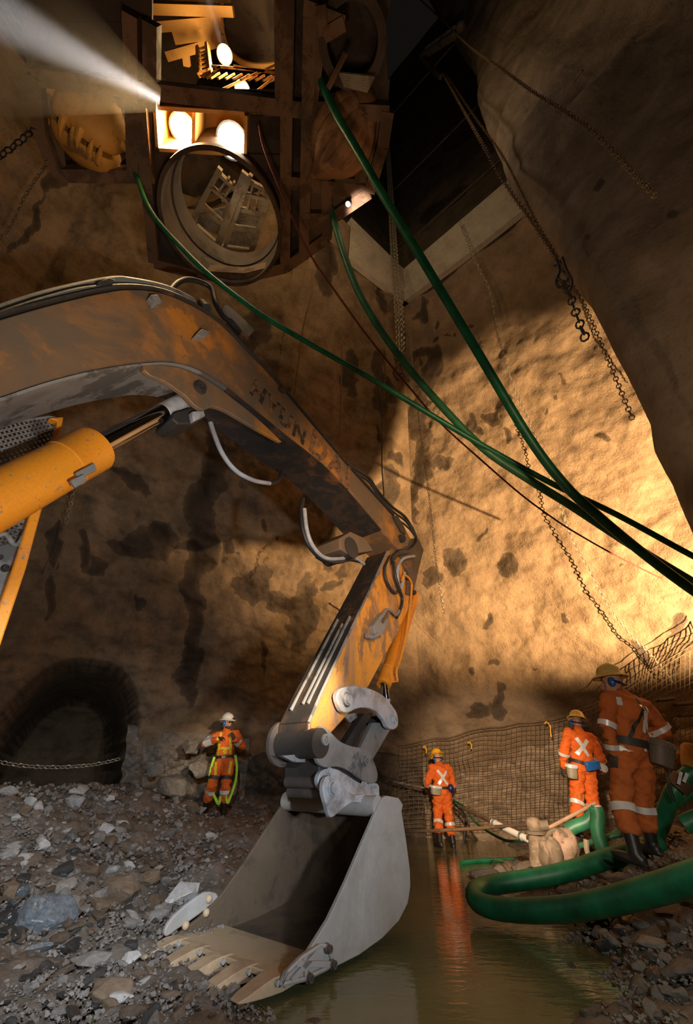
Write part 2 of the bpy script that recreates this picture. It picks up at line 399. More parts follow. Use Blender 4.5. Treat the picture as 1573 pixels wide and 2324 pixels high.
ST_R = [(1030, 1275, 20, 33, -8), (1150, 1295, 19, 30, 0), (1085, 1225, 9, 15, 0), (1140, 920, 12, 17, 20), (1250, 905, 7, 9, 0), (1290, 855, 12, 12, 0), (1280, 840, 6, 7, 0),
 (1113, 962, 14, 16, 0), (1072, 965, 14, 18, 0), (1140, 985, 8, 7, 0), (975, 1310, 20, 28, 0), (985, 835, 16, 40, 4), (970, 810, 20, 14, 0), (955, 1075, 20, 95, 4), (945, 935, 26, 70, 0), (1000, 1030, 30, 18, 0),  # tall ellipses beside the corner paint its shadow band
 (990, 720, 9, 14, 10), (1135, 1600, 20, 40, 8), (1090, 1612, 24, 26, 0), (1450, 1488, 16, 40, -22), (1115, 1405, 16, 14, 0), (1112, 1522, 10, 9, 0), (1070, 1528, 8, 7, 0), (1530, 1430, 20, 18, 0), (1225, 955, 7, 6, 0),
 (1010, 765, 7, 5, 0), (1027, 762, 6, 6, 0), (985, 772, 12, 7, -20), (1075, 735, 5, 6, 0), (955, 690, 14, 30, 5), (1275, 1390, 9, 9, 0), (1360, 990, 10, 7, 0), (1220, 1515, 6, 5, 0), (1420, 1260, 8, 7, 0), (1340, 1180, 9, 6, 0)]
ST_L = [(580, 1330, 32, 42, 0), (690, 1385, 34, 85, 3), (735, 1250, 18, 32, -10), (725, 1110, 24, 60, -8), (865, 880, 20, 75, 0), (845, 990, 8, 18, 0), (905, 1050, 14, 22, 0), (797, 855, 13, 42, 0), (920, 760, 16, 60, 0), (740, 600, 22, 60, 4),  # stains, and the stick's cast shadow painted as an ellipse
 (880, 1120, 16, 40, 10), (512, 1240, 15, 22, 0), (445, 1300, 28, 200, 4), (430, 1480, 22, 130, 6), (470, 1150, 30, 160, 3), (118, 1355, 16, 60, 0), (120, 1230, 18, 46, 0), (185, 1240, 14, 50, 0), (330, 1230, 70, 30, 10), (220, 1285, 26, 26, 0), (300, 1100, 60, 18, 40),  # the tallest ellipses paint the shade of the crevice
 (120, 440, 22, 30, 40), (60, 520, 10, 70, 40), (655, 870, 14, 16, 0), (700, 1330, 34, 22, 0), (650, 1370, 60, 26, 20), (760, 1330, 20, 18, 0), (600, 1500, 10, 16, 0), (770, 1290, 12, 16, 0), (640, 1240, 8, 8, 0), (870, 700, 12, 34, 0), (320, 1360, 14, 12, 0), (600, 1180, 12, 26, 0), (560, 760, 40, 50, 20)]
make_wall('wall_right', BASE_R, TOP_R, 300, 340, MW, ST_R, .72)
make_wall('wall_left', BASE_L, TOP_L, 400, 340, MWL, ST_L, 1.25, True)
# wall above the left brow, carrying on up behind the stage
sec = [(-2.6, 3.5), (-4.6, 3.9), (-6.2, 3.1), (-7.1, 1.0), (-7.6, -3)]
ss, tt = np.meshgrid(np.linspace(0, 1, 90), np.linspace(0, 1, 90)); pp = plan(sec, ss.ravel())
V = np.c_[pp, 12.7+tt.ravel()*16]; V[:, :2] -= (fnoise(V, .6, 4)*.25)[:, None]*nrm(A(-.6, .6))
grid_obj('wall_upper', V, 90, 90, MWL, ell_stain(*proj_arr(V), []))
# shaft lining above the brow, with its steel joint strips
def shaft(name, o, d, l, out):
    ss, tt = np.meshgrid(np.linspace(-.06, 1, 60), np.linspace(0, 1, 90)); s, t = ss.ravel(), tt.ravel()
    V = np.c_[o[0]+d[0]*l*s+out[0]*.45, o[1]+d[1]*l*s+out[1]*.45, 12.6+t*26]
    V[:, :2] += (fnoise(V, .8, 4)*.05)[:, None]*out
    return grid_obj(name, V, 60, 90, MCON, ell_stain(*proj_arr(V), [(905, 310, 20, 10, 20), (1030, 330, 30, 10, -20), (1060, 300, 14, 26, 30), (910, 90, 24, 18, 0), (985, 480, 40, 14, -40), (1040, 440, 30, 12, -40)]))
oR = nrm(A(-dR[1], dR[0])); oR = oR*np.sign(oR@T0); oL = nrm(A(-dL[1], dL[0])); oL = oL*np.sign(oL@T0)
shaft('wall_shaft_right', T0, dR, 9, oR); shaft('wall_shaft_left', T0, dL, 9, oL)
def on_shaft(px, py, o=oR, inset=.40):
    v = ray(px, py); q = np.r_[T0+o*inset, 0]; n = np.r_[o, 0]; return CAM+v*(((q-CAM)@n)/(v@n))
for i, (a, b) in enumerate((((897, 577), (1118, 374)), ((836, 478), (1056, 282)), ((906, 229), (985, 165)))):
    p, q = on_shaft(*a), on_shaft(*b); z = (p[2]+q[2])/2; p[2] = q[2] = z
    e = q-p; MB().beam(p-e*.6, q+e*.8, .05, .09, m=0).build('trim_%d' % (i+3), plain('joint_steel', (.30, .24, .16), .35, .7, .3, 5, 0), kind='structure')
def brow(name, bn, tn, s1, px0):
    ss = np.linspace(0, s1, 40); mb = MB(); V = []
    for t, inn in ((.945, .06), (.945, .20), (1.004, .16), (1.004, -.35)):
        p = wall_pts(bn, tn, ss, np.full(40, t)); c = nrm(A(*px0, 0)-A(*T0, 0)); p = p+c*inn; V.append(p)
    V = np.vstack(V); return grid_obj(name, V, 40, 4, MCOL, np.zeros(len(V)), smooth=False)
brow('trim_1', BASE_R, TOP_R, .55, (T0-oR)); brow('trim_2', BASE_L, TOP_L, .14, (T0-oL))
# near rock pillar on the right: a vertical face that bulges over the frame's edge
SIL = [(930, -110), (985, 10), (1035, 75), (1072, 120), (1088, 225), (1112, 285), (1162, 392), (1200, 440), (1262, 500), (1288, 562), (1330, 606), (1362, 665), (1402, 740), (1426, 800), (1462, 885), (1474, 940), (1512, 1012), (1532, 1066), (1573, 1150), (1625, 1250), (1700, 1390), (1800, 1560)]
rows = []
for i, (px, py) in enumerate(SIL):
    p = P(px, py, 3.3); x, y, z = p
    x += .10; sec = [A(x+1.4, y+.9, z), A(x+.8, y+.8, z), A(x+.22, y+.45, z), A(x, y, z), A(x+.34, y-.75, z), A(x+1.0, y-1.7, z), A(x+1.3, y-3.2, z), A(x+1.2, y-5.5, z)]
    rows.append(np.array(spline(sec, 14)))
rows = np.array(rows); k = np.arange(len(rows)); kk = np.linspace(0, len(rows)-1, 260)
V = np.stack([np.stack([np.interp(kk, k, rows[:, j, c]) for c in range(3)], 1) for j in range(rows.shape[1])], 1)   # rows x cols x 3
nv, nu = V.shape[:2]; V = V.reshape(-1, 3)
d = fnoise(V, .55, 3, 4)*.16+fnoise(V, 1.8, 4, 6)*.06+fnoise(V, 6, 3, 2)*.014
V = V+np.outer(d, nrm(A(-.75, -.5, 0)))
grid_obj('wall_near', V, nu, nv, MWP, ell_stain(*proj_arr(V), [(1360, 420, 9, 18, 30), (1525, 490, 9, 14, 10), (1330, 540, 8, 7, 0), (1310, 160, 6, 8, 0)]))
# ground: rubble slope on the left, pond in the middle, bank on the right
G = []
for px, py, z in [(30, 2310, .02), (200, 2310, .03), (400, 2315, .08), (540, 2300, .03), (100, 2190, -.01), (260, 2230, .07), (400, 2240, .12), (310, 2135, -.10), (350, 2105, -.06), (250, 2050, .24), (100, 2090, .17),
                  (30, 1990, .40), (150, 1950, .46), (300, 1960, .38), (420, 2020, .26), (480, 1950, .34), (250, 1860, .62), (400, 1850, .60), (100, 1860, .66), (640, 2260, -.03),
                  (650, 2150, -.2), (800, 2200, -.22), (700, 2315, -.15), (1000, 2000, -.3), (1000, 2150, -.25), (1080, 2250, -.18), (1000, 1930, -.2), (1150, 1925, -.2), (930, 1905, -.2), (1200, 2035, -.04), (1180, 2150, -.14), (1100, 2310, -.1), (880, 2080, -.25), (520, 2120, -.12), (760, 2010, -.3), (600, 2010, .0),
                  (1300, 1965, .12), (1400, 2000, .28), (1400, 2110, .10), (1480, 2060, .24), (1573, 2050, .38), (1500, 2150, .10), (1573, 2200, .15), (1350, 2190, -.06), (1450, 2280, .05), (1300, 2290, -.10), (1573, 2310, .12), (1280, 2100, -.04)]:
    q = PZ(px, py, z); G.append((q[0], q[1], z))
for px, py, d in [(30, 1775, 8.4), (200, 1775, 9), (330, 1785, 9.5), (420, 1808, 9.8), (515, 1854, 10.2), (480, 1856, 10.2), (500, 1866, 9.6), (530, 1868, 9.6), (560, 1885, 8), (600, 1905, 7), (1450, 1967, 6), (1515, 1932, 6.3), (1320, 1912, 8.9), (1573, 1880, 8), (1573, 1930, 6.2), (1240, 1935, 7.4), (0, 1790, 7.0)]:
    q = P(px, py, d); G.append(tuple(q))
for x, y, z in [(-4.8, 10.5, 1.0), (-6.5, 11.5, .9), (-8, 13, .8), (-8, 8, 1.2), (-9, 3, .8), (-5, 2, .5), (-3, 1, .1), (0, 1, -.15), (3, 1, .3), (5, 3, .7), (8, 5, 1.2), (8, 8, 1.0), (6, 10.5, .5), (4.5, 12, .12), (3, 13, -.1), (2, 12.6, -.15), (1, 12.5, -.12), (-.5, 11.5, .0), (-1.2, 12.5, .3), (-2.4, 12, .8), (0, 9, -.2), (0, 7, -.25), (1.5, 9, -.25), (-9, 16, .8), (-13, 14, 1), (2.5, 10, -.25), (-.7, 8.5, .05)]:
    G.append((x, y, z))
G = np.array(G)
def ground(x, y):
    x = np.atleast_1d(np.asarray(x, float)); y = np.atleast_1d(np.asarray(y, float))
    d2 = (x[:, None]-G[None, :, 0])**2+(y[:, None]-G[None, :, 1])**2; r = np.hypot(x, y)[:, None]
    wt = 1/(d2+(.035*r)**2*.6+.004)**1.7
    return (wt*G[None, :, 2]).sum(1)/wt.sum(1)
def gz(x, y): return float(ground(x, y)[0])
na, nr = 300, 300
aa, rr = np.meshgrid(np.radians(np.linspace(-62, 62, na)), np.exp(np.linspace(math.log(1.2), math.log(21), nr)))
x, y = (rr*np.sin(aa)).ravel(), (rr*np.cos(aa)).ravel(); z = ground(x, y)
V = np.c_[x, y, z*0]; amp = np.clip(rr.ravel()/6, .35, 1.2)
z = z+(fnoise(V, 1.6, 4)*.07+fnoise(V, 6, 4, 5)*.045+np.array([.25-noise.voronoi(Vector((q[0]*4.5, q[1]*4.5, 0)))[0][0] for q in V])*.10)*amp*np.clip((z+.3)*4, .1, 1)
V[:, 2] = z; V0 = V.copy()
grid_obj('floor', V, na, nr, MFLOOR, np.zeros(len(V)))
def ground_hit(px, py):
    v = ray(px, py); v = v/math.hypot(v[0], v[1]); ds = np.arange(1.5, 14, .03); p = CAM[None]+v[None]*ds[:, None]
    g = ground(p[:, 0], p[:, 1]); i = np.argmax(p[:, 2] < g)
    return A(p[i, 0], p[i, 1], g[i]) if p[i, 2] < g[i] else None
# pond
m, t, b = nt('murky_water')
c = mix(t, ramp(t, noisef(t, .6, 3, .5), [(.35, 0), (.65, 1)]), (.17, .155, .072), (.075, .09, .04))
t.links.new(c, b.inputs['Base Color']); b.inputs['Roughness'].default_value = .07; b.inputs['IOR'].default_value = 1.33
b.inputs['Specular IOR Level'].default_value = .6
n1 = bump(t, b, noisef(t, 3.2, 3, .5, stretch=(1, 3.2, 1), dist=.6), .10, .05)
bump(t, b, noisef(t, 14, 2, .5, stretch=(1, 2.6, 1)), .05, .02, n1)
_bw = np.vstack([plan(BASE_R, np.linspace(0, 1, 200)), plan(BASE_L, np.linspace(0, 1, 200))]); _ba = np.arctan2(_bw[:, 0], _bw[:, 1]); _bd = np.hypot(_bw[:, 0], _bw[:, 1]); _o = np.argsort(_ba)
def wall_dist(az): return np.interp(az, _ba[_o], _bd[_o])
az = np.radians(np.linspace(-22, 46, 60)); aa, rr = np.meshgrid(az, np.linspace(0, 1, 40)); rr = 1.2+rr*(wall_dist(aa)-.55-1.2); V = np.c_[(rr*np.sin(aa)).ravel(), (rr*np.cos(aa)).ravel(), np.zeros(2400)]
grid_obj('pond_water', V, 60, 40, m, None, kind='stuff', label='still murky green-brown water pooled across the cavern floor', cat='water')
# broken rock exposed along the foot of the walls
def rockface(name, bn, tn, s0, s1, zt0, zt1, mat, inset, nu=240, nv=80, amp=1.0, seed=0):
    ss, tt = np.meshgrid(np.linspace(s0, s1, nu), np.linspace(0, 1, nv)); s, t = ss.ravel(), tt.ravel()
    zt = zt0(s) if callable(zt0) else zt0+(zt1-zt0)*(s-s0)/(s1-s0); z = -.4+(zt+.4)*t
    V = wall_pts(bn, tn, s, z/ZT); V[:, 2] = z; c = A(0, 4, 0)-V; c[:, 2] = 0; c /= np.linalg.norm(c, axis=1)[:, None]
    vor = np.array([noise.voronoi(Vector((p[0]*2.1+seed, p[1]*2.1, p[2]*2.6)))[0][0] for p in V])
    vo2 = np.array([noise.voronoi(Vector((p[0]*6+seed, p[1]*6, p[2]*7)))[0][0] for p in V])
    k = np.sin(np.pi*np.clip(t*.5+.5, 0, 1))**.5
    dd = inset*k+(.22-vor*.45)*amp*k+(.05-vo2*.12)*amp*k+fnoise(V, 1.2, 4, seed)*.12*k-.25*(1-k)
    V = V+c*dd[:, None]
    return grid_obj(name, V, nu, nv, mat, None, smooth=False)
TOPS = [(905, 1695), (960, 1690), (1050, 1668), (1120, 1655), (1200, 1648), (1290, 1628), (1350, 1606), (1420, 1568), (1480, 1528), (1540, 1492), (1640, 1430)]
_ss = np.linspace(0, .75, 300)
def wallpt(px, py, inset):                      # point just in front of the right-hand wall
    v = ray(px, py); az = math.atan2(v[0], v[1]); d = 10.0
    for _ in range(12):
        z = (CAM+v*d/math.hypot(v[0], v[1]))[2]; q = wall_pts(BASE_R, TOP_R, _ss, np.full(300, z/ZT)); i = np.argmin(abs(np.arctan2(q[:, 0], q[:, 1])-az)); d = .5*d+.5*np.hypot(q[i, 0], q[i, 1])
    wallpt.s = _ss[i]; return P(px, py, d-inset)
_tz = []
for a, b_ in TOPS: q = wallpt(a, b_+14, 0); _tz.append((wallpt.s, q[2]))
_tz = np.array(sorted(_tz))
rockface('wall_foot_right', BASE_R, TOP_R, .0, .62, lambda s: np.interp(s, _tz[:, 0], _tz[:, 1]), None, MROCKT, .26, 280, 90)
MROCKD = rock_mat('dark_rock', (.05, .037, .026), (.15, .11, .075), .7, 4)
rockface('wall_foot_left', BASE_L, TOP_L, .0, .215, 1.75, 2.0, MROCKD, .5, 160, 70, 1.2, 5)
MROCKG = rock_mat('grey_brown_rock', (.16, .125, .09), (.33, .28, .22), .75, 4)
rockface('wall_foot_rear', BASE_L, TOP_L, .205, .335, 2.1, 2.2, MROCKG, .7, 120, 70, 1.8, 11)

# hood added out of view by the key lamp: cuts its beam along a slanting line
_L = A(7.4, 4.5, 1.7); h1, h2 = nrm(wallpt(1075, 810, 0)-_L), nrm(wallpt(1395, 690, 0)-_L); hd = nrm(h1-h2)
wl = empty('beam_cutter', _L-A(.1, -.3, .1), 'hooded work light on a stand right of the tall worker', 'lamp')
g1, g2 = _L+(h1+h2)*.65+hd*1.3, _L+(h1+h2)*.65-hd*1.3; hu = nrm(np.cross(hd, nrm(h1+h2))); hu = hu*np.sign(hu@A(-.3, -.6, 1))
MB().prism([g1, g2, g2+hu*1.1-nrm(h1+h2)*.5, g1+hu*1.1-nrm(h1+h2)*.5], nrm(h1+h2)*.02).build('cut_plate', MBLACK, wl)
MB().beam(_L+A(.12, .0, -.3), A(_L[0]+.12, _L[1], gz(_L[0], _L[1])), .06, .06).build('stand', MRUST, wl)
# ------------------------------------------------------------------ excavator: everything lies about one upright plane
TH = R(52); U = A(math.cos(TH), math.sin(TH), 0); NV = A(math.sin(TH), -math.cos(TH), 0)
E0 = PZ(650, 2190, .15)-NV*.5
def X(px, py, o):                      # pixel -> point on the plane shifted o along the machine's width
    v = ray(px, py); return CAM+v*(((E0+NV*o-CAM)@NV)/(v@NV))
def XP(lst, o): return [X(a, b, o) for a, b in lst]
exc = empty('excavator', (E0[0]-1.5, E0[1]-2, 0), 'orange and grey tracked excavator reaching in from the left with its bucket in the pond', 'excavator')
BO = .27
boom_top = [(-90, 770), (-40, 742), (0, 724), (120, 690), (230, 664), (300, 656), (370, 665), (440, 695), (500, 735), (564, 800), (644, 886), (779, 1046), (893, 1172)]
boom_bot = [(862, 1202), (750, 1074), (650, 992), (550, 912), (500, 873), (440, 840), (390, 827), (340, 826), (240, 838), (120, 866), (0, 905), (-90, 935)]
tip = [(918, 1195), (932, 1222), (925, 1240), (905, 1248)]
side = spline(XP(boom_top, BO), 3)+XP(tip, BO)+spline(XP(boom_bot, BO), 3)
W2 = NV*-2*BO
boom = MB().prism(side, W2).build('boom', MORANGE, exc, bevel=.012)
# dark underside: a flange plate under the boom, and the top flange
bt, bb = spline(XP(boom_top, BO), 3), spline(XP(boom_bot[2:], BO), 4)
def strip(path, w0, w1, th, name, mat, parent, lift=0, sg=1):
    mb = MB()
    for a, b in zip(path[:-1], path[1:]):
        d = nrm(b-a); k = np.cross(d, NV)*lift
        for s in (0,):
            mb.prism([a+NV*w0+k, b+NV*w0+k, b+NV*w1+k, a+NV*w1+k], np.cross(d, NV)*th*sg)
    return mb.build(name, mat, parent, smooth=False)
MUNDER = worn('dark_boom_underside', (.030, .025, .022), (.055, .032, .02), (.33, .13, .03), .5, .66, 4.5, .6, .6)  # near black with orange patches; also on the stick's front face
under = spline(XP(boom_bot, BO), 4)
k6 = 16
strip(under[:k6], .03, -2*BO-.03, .02, 'lower_flange', MUNDER, exc, -.004, -1)
strip(under[k6-1:], .03, -2*BO-.03, .02, 'lower_flange', MGREY, exc, -.004, -1)
strip(bt, .025, -2*BO-.025, .02, 'upper_flange', MBLACK, exc, -.03)
# painted lettering, partly worn off
def text_mesh(body, start, along, upv, length, thick=.004):
    cu = bpy.data.curves.new('lettering', 'FONT'); cu.body = body; cu.extrude = .01; cu.offset = .03; cu.space_character = 1.22
    o = bpy.data.objects.new('lettering', cu); COL.objects.link(o); dg = bpy.context.evaluated_depsgraph_get()
    me = bpy.data.meshes.new_from_object(o.evaluated_get(dg)); bpy.data.objects.remove(o)
    v = np.array([q.co[:] for q in me.vertices]); sc = length/(v[:, 0].max()-v[:, 0].min()); nn = np.cross(along, upv)
    v2 = np.outer((v[:, 0]-v[:, 0].min())*sc, along)+np.outer(v[:, 1]*sc, upv)+np.outer(v[:, 2]/.01*thick, nn)+start
    return me, v2
m, t, b = nt('worn_black_lettering'); b.inputs['Roughness'].default_value = .7
c = mix(t, ramp(t, noisef(t, 9, 8, .7), [(.50, 0), (.56, 1)]), (.02, .017, .015), (.25, .115, .045)); t.links.new(c, b.inputs['Base Color']); MLET = m
upv = None
MLET2, t, b = nt('faded_lettering'); b.inputs['Roughness'].default_value = .7
c = mix(t, ramp(t, noisef(t, 12, 8, .7), [(.42, 0), (.50, 1)]), (.05, .042, .036), (.24, .11, .042)); t.links.new(c, b.inputs['Base Color'])
for body, pa, pb, mt in (('HYUN', (566, 893), (688, 1012), MLET), ('DAI', (700, 1022), (790, 1112), MLET2)):
    ta, tb = X(*pa, BO+.004), X(*pb, BO+.004); al = nrm(tb-ta); upv = nrm(np.cross(NV, al)); upv = upv*np.sign(upv[2])
    me, v = text_mesh(body, ta+upv*.02, al, upv, np.linalg.norm(tb-ta)); h = (v-ta)@upv; v = v+np.outer(h*.25, upv)
    for q, p in zip(me.vertices, v): q.co = Vector(p-WO[exc.name])
    me.materials.clear(); link_mesh('lettering', me, mt, boom, label='dark worn maker lettering along the boom')
# lug plates round the lift cylinder pin
lug = [(325, 829), (380, 829), (430, 842), (480, 868), (530, 905), (580, 945), (640, 1003), (610, 988), (560, 960), (515, 933), (482, 922), (462, 930), (440, 918), (424, 900), (402, 884), (372, 864), (340, 851)]
for o_, dd in ((BO+.035, -.05), (-BO+.015, -.05)):
    MB().prism(spline(XP(lug, o_), 2, True), NV*dd).build('lug_plate', MORANGE if o_ > 0 else MBLACK, exc, bevel=.008)
def pin(parent, px, py, o, r, name='pin', mat=MLINK, l=.05):
    c = X(px, py, o); mb = MB().lathe(c-NV*.01, NV, [(r*1.25, 0), (r*1.25, l*.4), (r, l*.5), (r, l), (r*.55, l), (r*.5, l*.75), (r*.22, l*.75), (r*.18, l*1.05), (.001, l*1.05)], 20)
    return mb.build(name, mat, parent)
pin(exc, 453, 880, BO+.035, .058, 'pivot_pin', MBLACK, .05)
# rod-end bracket below the lug
MB().prism(XP([(395, 935), (430, 925), (462, 928), (466, 945), (440, 962), (405, 963), (390, 950)], .15), NV*-.3).build('rod_eye', MBLACK, exc, bevel=.015)
MB().prism(XP([(435, 934), (462, 930), (466, 944), (440, 956)], .22), NV*-.06).build('grease_block', MLINK, exc, bevel=.006, label='bare metal block at the rod eye')
# wedge lugs welded to the boom side
for q in ([(330, 683), (345, 683), (356, 700), (340, 705)], [(432, 772), (446, 758), (464, 764), (455, 776)]):
    MB().prism(XP(q, BO), NV*.10).build('step_lug', MGREY, exc, bevel=.004)
# oil pipes along the top of the boom
def xt(name, pts, r, mat, parent=None, seg=10, n=6, os=None):
    pp = [X(a, b, c) for a, b, c in pts]; return MB().tube(spline(pp, n), r, seg).build(name, mat, parent or exc)
xt('oil_pipe', [(-90, 742, .1), (0, 703, .1), (120, 664, .1), (245, 637, .1), (300, 638, .12), (380, 655, .12), (440, 683, .12)], .034, MGREY)
xt('oil_pipe', [(-90, 750, .22), (0, 714, .22), (110, 677, .22), (210, 654, .22), (330, 652, .22), (420, 680, .22), (520, 752, .22), (640, 880, .22)], .022, MGREY)
MB().prism(XP([(222, 640), (246, 630), (262, 634), (250, 650), (236, 652)], .25), NV*-.3).build('pipe_clamp', MBLACK, exc, bevel=.006)
MB().prism(XP([(640, 872), (652, 884), (646, 892), (634, 882)], .3), NV*-.5).build('pipe_clamp', MBLACK, exc, bevel=.006)
xt('hydraulic_hose', [(386, 660, -.1), (402, 643, -.1), (425, 634, -.1), (455, 640, -.1), (480, 655, -.05), (490, 690, 0), (505, 715, .02), (522, 730, .05)], .034, MRUB)
MB().tube(spline([X(520, 727, .06), X(538, 746, .08), X(548, 760, .1)], 4), [.042]*9, 12).build('hose_fitting', MBLACK, exc)
MB().cyl(X(546, 757, .1), X(560, 770, .12), .05, 6).build('hose_fitting', MRUST, exc)
MB().prism(spline(XP([(512, 692), (530, 702), (572, 742), (575, 752), (556, 770), (540, 756), (505, 712)], -.12), 2, True), NV*-.03).build('valve_plate', MGREY, exc, bevel=.006)
MB().cyl(X(458, 688, .0), X(470, 700, .12), .055, 12).build('hose_fitting', MBLACK, exc)
# slack hoses under the boom
xt('hydraulic_hose', [(478, 960, .1), (486, 985, .12), (505, 1030, .14), (535, 1068, .14), (575, 1090, .12), (612, 1097, .05)], .026, MHOSEG)
xt('hydraulic_hose', [(612, 1097, .05), (632, 1088, -.05), (640, 1070, -.1)], .027, MRUB)
xt('hydraulic_hose', [(688, 1132, .1), (684, 1165, .12), (688, 1205, .14), (702, 1240, .14), (730, 1268, .12), (765, 1276, .1), (795, 1270, .08), (822, 1276, .05)], .026, MRUB)
xt('hydraulic_hose', [(691, 1155, .16), (697, 1205, .18), (712, 1242, .18), (738, 1266, .16), (772, 1268, .12), (800, 1264, .1), (826, 1280, .05)], .026, MHOSEG)
# cables running off the boom end on to the stick
for dy, rr_ in ((0, .026), (9, .020), (20, .018)):
    xt('boom_end_hose', [(775, 1042+dy*.6, .2), (800, 1060+dy, .2), (835, 1082+dy, .2), (858, 1115+dy, .2), (890, 1150+dy, .22), (918, 1172+dy*.9, .24), (936, 1200+dy*.4, .26), (945, 1228, .28), (930, 1248+dy*.2, .3), (905, 1252+dy*.3, .3), (888, 1266+dy*.6, .26)], rr_, MRUB)
MB().prism(XP([(893, 1172), (902, 1168), (918, 1196), (922, 1212), (912, 1208)], .30), NV*-.06).build('hose_clamp', MBLACK, exc, bevel=.005)
# lift cylinder
def cylinder(a, b, c, d, rb, rr_, o, mat, name, cap=True, ext=0):
    p, q, r_, s_ = X(*a, o), X(*b, o), X(*c, o), X(*d, o); ax = nrm(q-p); p = p-ax*ext; L = np.linalg.norm(q-p)
    mb = MB().lathe(p, ax, [(rb*.9, 0), (rb, .02), (rb, L-.30), (rb*1.03, L-.295), (rb*1.03, L-.28), (rb*1.015, L-.275), (rb*1.04, L*.97), (rb*1.04, L*.985), (rb*.96, L*.99), (rb*.96, L), (rr_*1.15, L), (rr_*1.15, L*.98)], 40)
    ob = mb.build(name, mat, exc); MB().cyl(q-ax*.05, r_, rr_, 32).build('piston_rod', MCHROME, ob, label='polished chrome rod'); 
    if cap: MB().lathe(r_-ax*.02, ax, [(rr_*1.02, 0), (rr_*1.06, .01), (rr_*1.06, np.linalg.norm(s_-r_)), (rr_*.6, np.linalg.norm(s_-r_)+.02)], 28).build('rod_end', MLINK, ob)
    return ob
lift = cylinder((-110, 1192), (218, 1016), (372, 935), (418, 912), .178, .085, .02, MORANGE2, 'lift_cylinder', ext=.9)
for q, o_ in (([(172, 1072), (214, 1050), (221, 1066), (182, 1088)], .235), ([(160, 1090), (190, 1075), (199, 1089), (172, 1106)], .26)):
    MB().prism(XP(q, o_), NV*-.03).build('pipe_bracket', MGREY, lift, bevel=.005)
# guard of the machine's body at the left edge
g1 = [(-80, 985), (0, 968), (110, 950), (132, 952), (128, 985), (100, 1015), (40, 1052), (-80, 1100)]
gp = XP(g1, -.42)
mesh_m, t, b = nt('perforated_guard')
guard = empty('front_guard', gp[0]); guard.parent = exc; guard.location = tuple(gp[0]-WO[exc.name])
def lattice(poly_px, o, step, rad, mb):
    pts = np.array(poly_px, float)
    def inside(x, y):
        c = False; j = len(pts)-1
        for i in range(len(pts)):
            if (pts[i][1] > y) != (pts[j][1] > y) and x < (pts[j][0]-pts[i][0])*(y-pts[i][1])/(pts[j][1]-pts[i][1])+pts[i][0]: c = not c
            j = i
        return c
    a = X(0, 1000, o); ud = nrm(X(100, 975, o)-a); vd = nrm(np.cross(NV, ud)); q3 = [X(x, y, o) for x, y in poly_px]
    us = [(q-a)@ud for q in q3]; vs = [(q-a)@vd for q in q3]
    for (d1, d2, r1, r2) in ((ud, vd, us, vs), (vd, ud, vs, us)):
        for k in np.arange(min(r2), max(r2), step):
            run = None; n = 60
            for i in range(n+1):
                w_ = min(r1)+(max(r1)-min(r1))*i/n; p = a+d1*w_+d2*k; ins = inside(*proj(p))
                if ins and run is None: run = p
                if (not ins or i == n) and run is not None:
                    mb.beam(run, p, rad, rad*.8, NV); run = None
    return mb
lattice(g1, -.42, .034, .012, MB()).build('guard_mesh', MGREY, guard)
lattice([(-80, 1200), (20, 1170), (100, 1110), (110, 1118), (60, 1225), (20, 1240), (-80, 1260)], -.42, .034, .012, MB()).build('guard_mesh', MGREY, guard)
MB().tube([X(*p, -.38) for p in [(-60, 976), (0, 962), (112, 946), (136, 950), (126, 988), (100, 1025)]], .012, 8).build('guard_rim', MGREY, guard)
MB().prism(XP([(112, 948), (145, 946), (138, 985), (118, 1018), (104, 1012), (128, 985), (130, 955)], -.33), NV*-.08).build('guard_post', MORANGE2, guard, bevel=.008)
MB().prism(XP([(78, 1132), (100, 1140), (60, 1290), (0, 1470), (-60, 1640), (-84, 1630), (-24, 1440), (36, 1268)], -.33), NV*-.10).build('guard_post', MORANGE2, guard, bevel=.012, label='orange corner post')
MB().prism(XP([(-80, 1250), (10, 1235), (46, 1215), (50, 1230), (20, 1300), (-10, 1400), (-60, 1600), (-100, 1600)], -.40), NV*-.05).build('body_panel', MGREY, guard, bevel=.01)
MB().tube(spline([X(-20, 1225, -.36), X(10, 1212, -.36), X(32, 1236, -.36), X(45, 1230, -.36), X(58, 1205, -.36)], 5), .018, 8).build('grab_handle', MGREY, guard)
pin(guard, 12, 1290, -.39, .02, 'bolt', MBLACK, .04); pin(guard, 2, 1265, -.39, .012, 'bolt', MBLACK, .03)
MB().prism(XP([(-90, 965), (0, 960), (-20, 1100), (-60, 1600), (-300, 1600), (-300, 900)], -.55), NV*-.5).build('engine_house', MRUSTD, guard, bevel=.02)
# stick
AO = .20
arm = [(880, 1252), (905, 1232), (938, 1228), (957, 1240), (956, 1275), (944, 1325), (925, 1388), (905, 1432), (865, 1505), (838, 1556), (800, 1610), (760, 1655), (724, 1692), (700, 1682), (702, 1640), (728, 1578), (762, 1505), (800, 1424), (842, 1336)]
stick = MB().prism(XP(arm, AO), NV*-2*AO).build('stick', MSTICK, exc, bevel=.012)
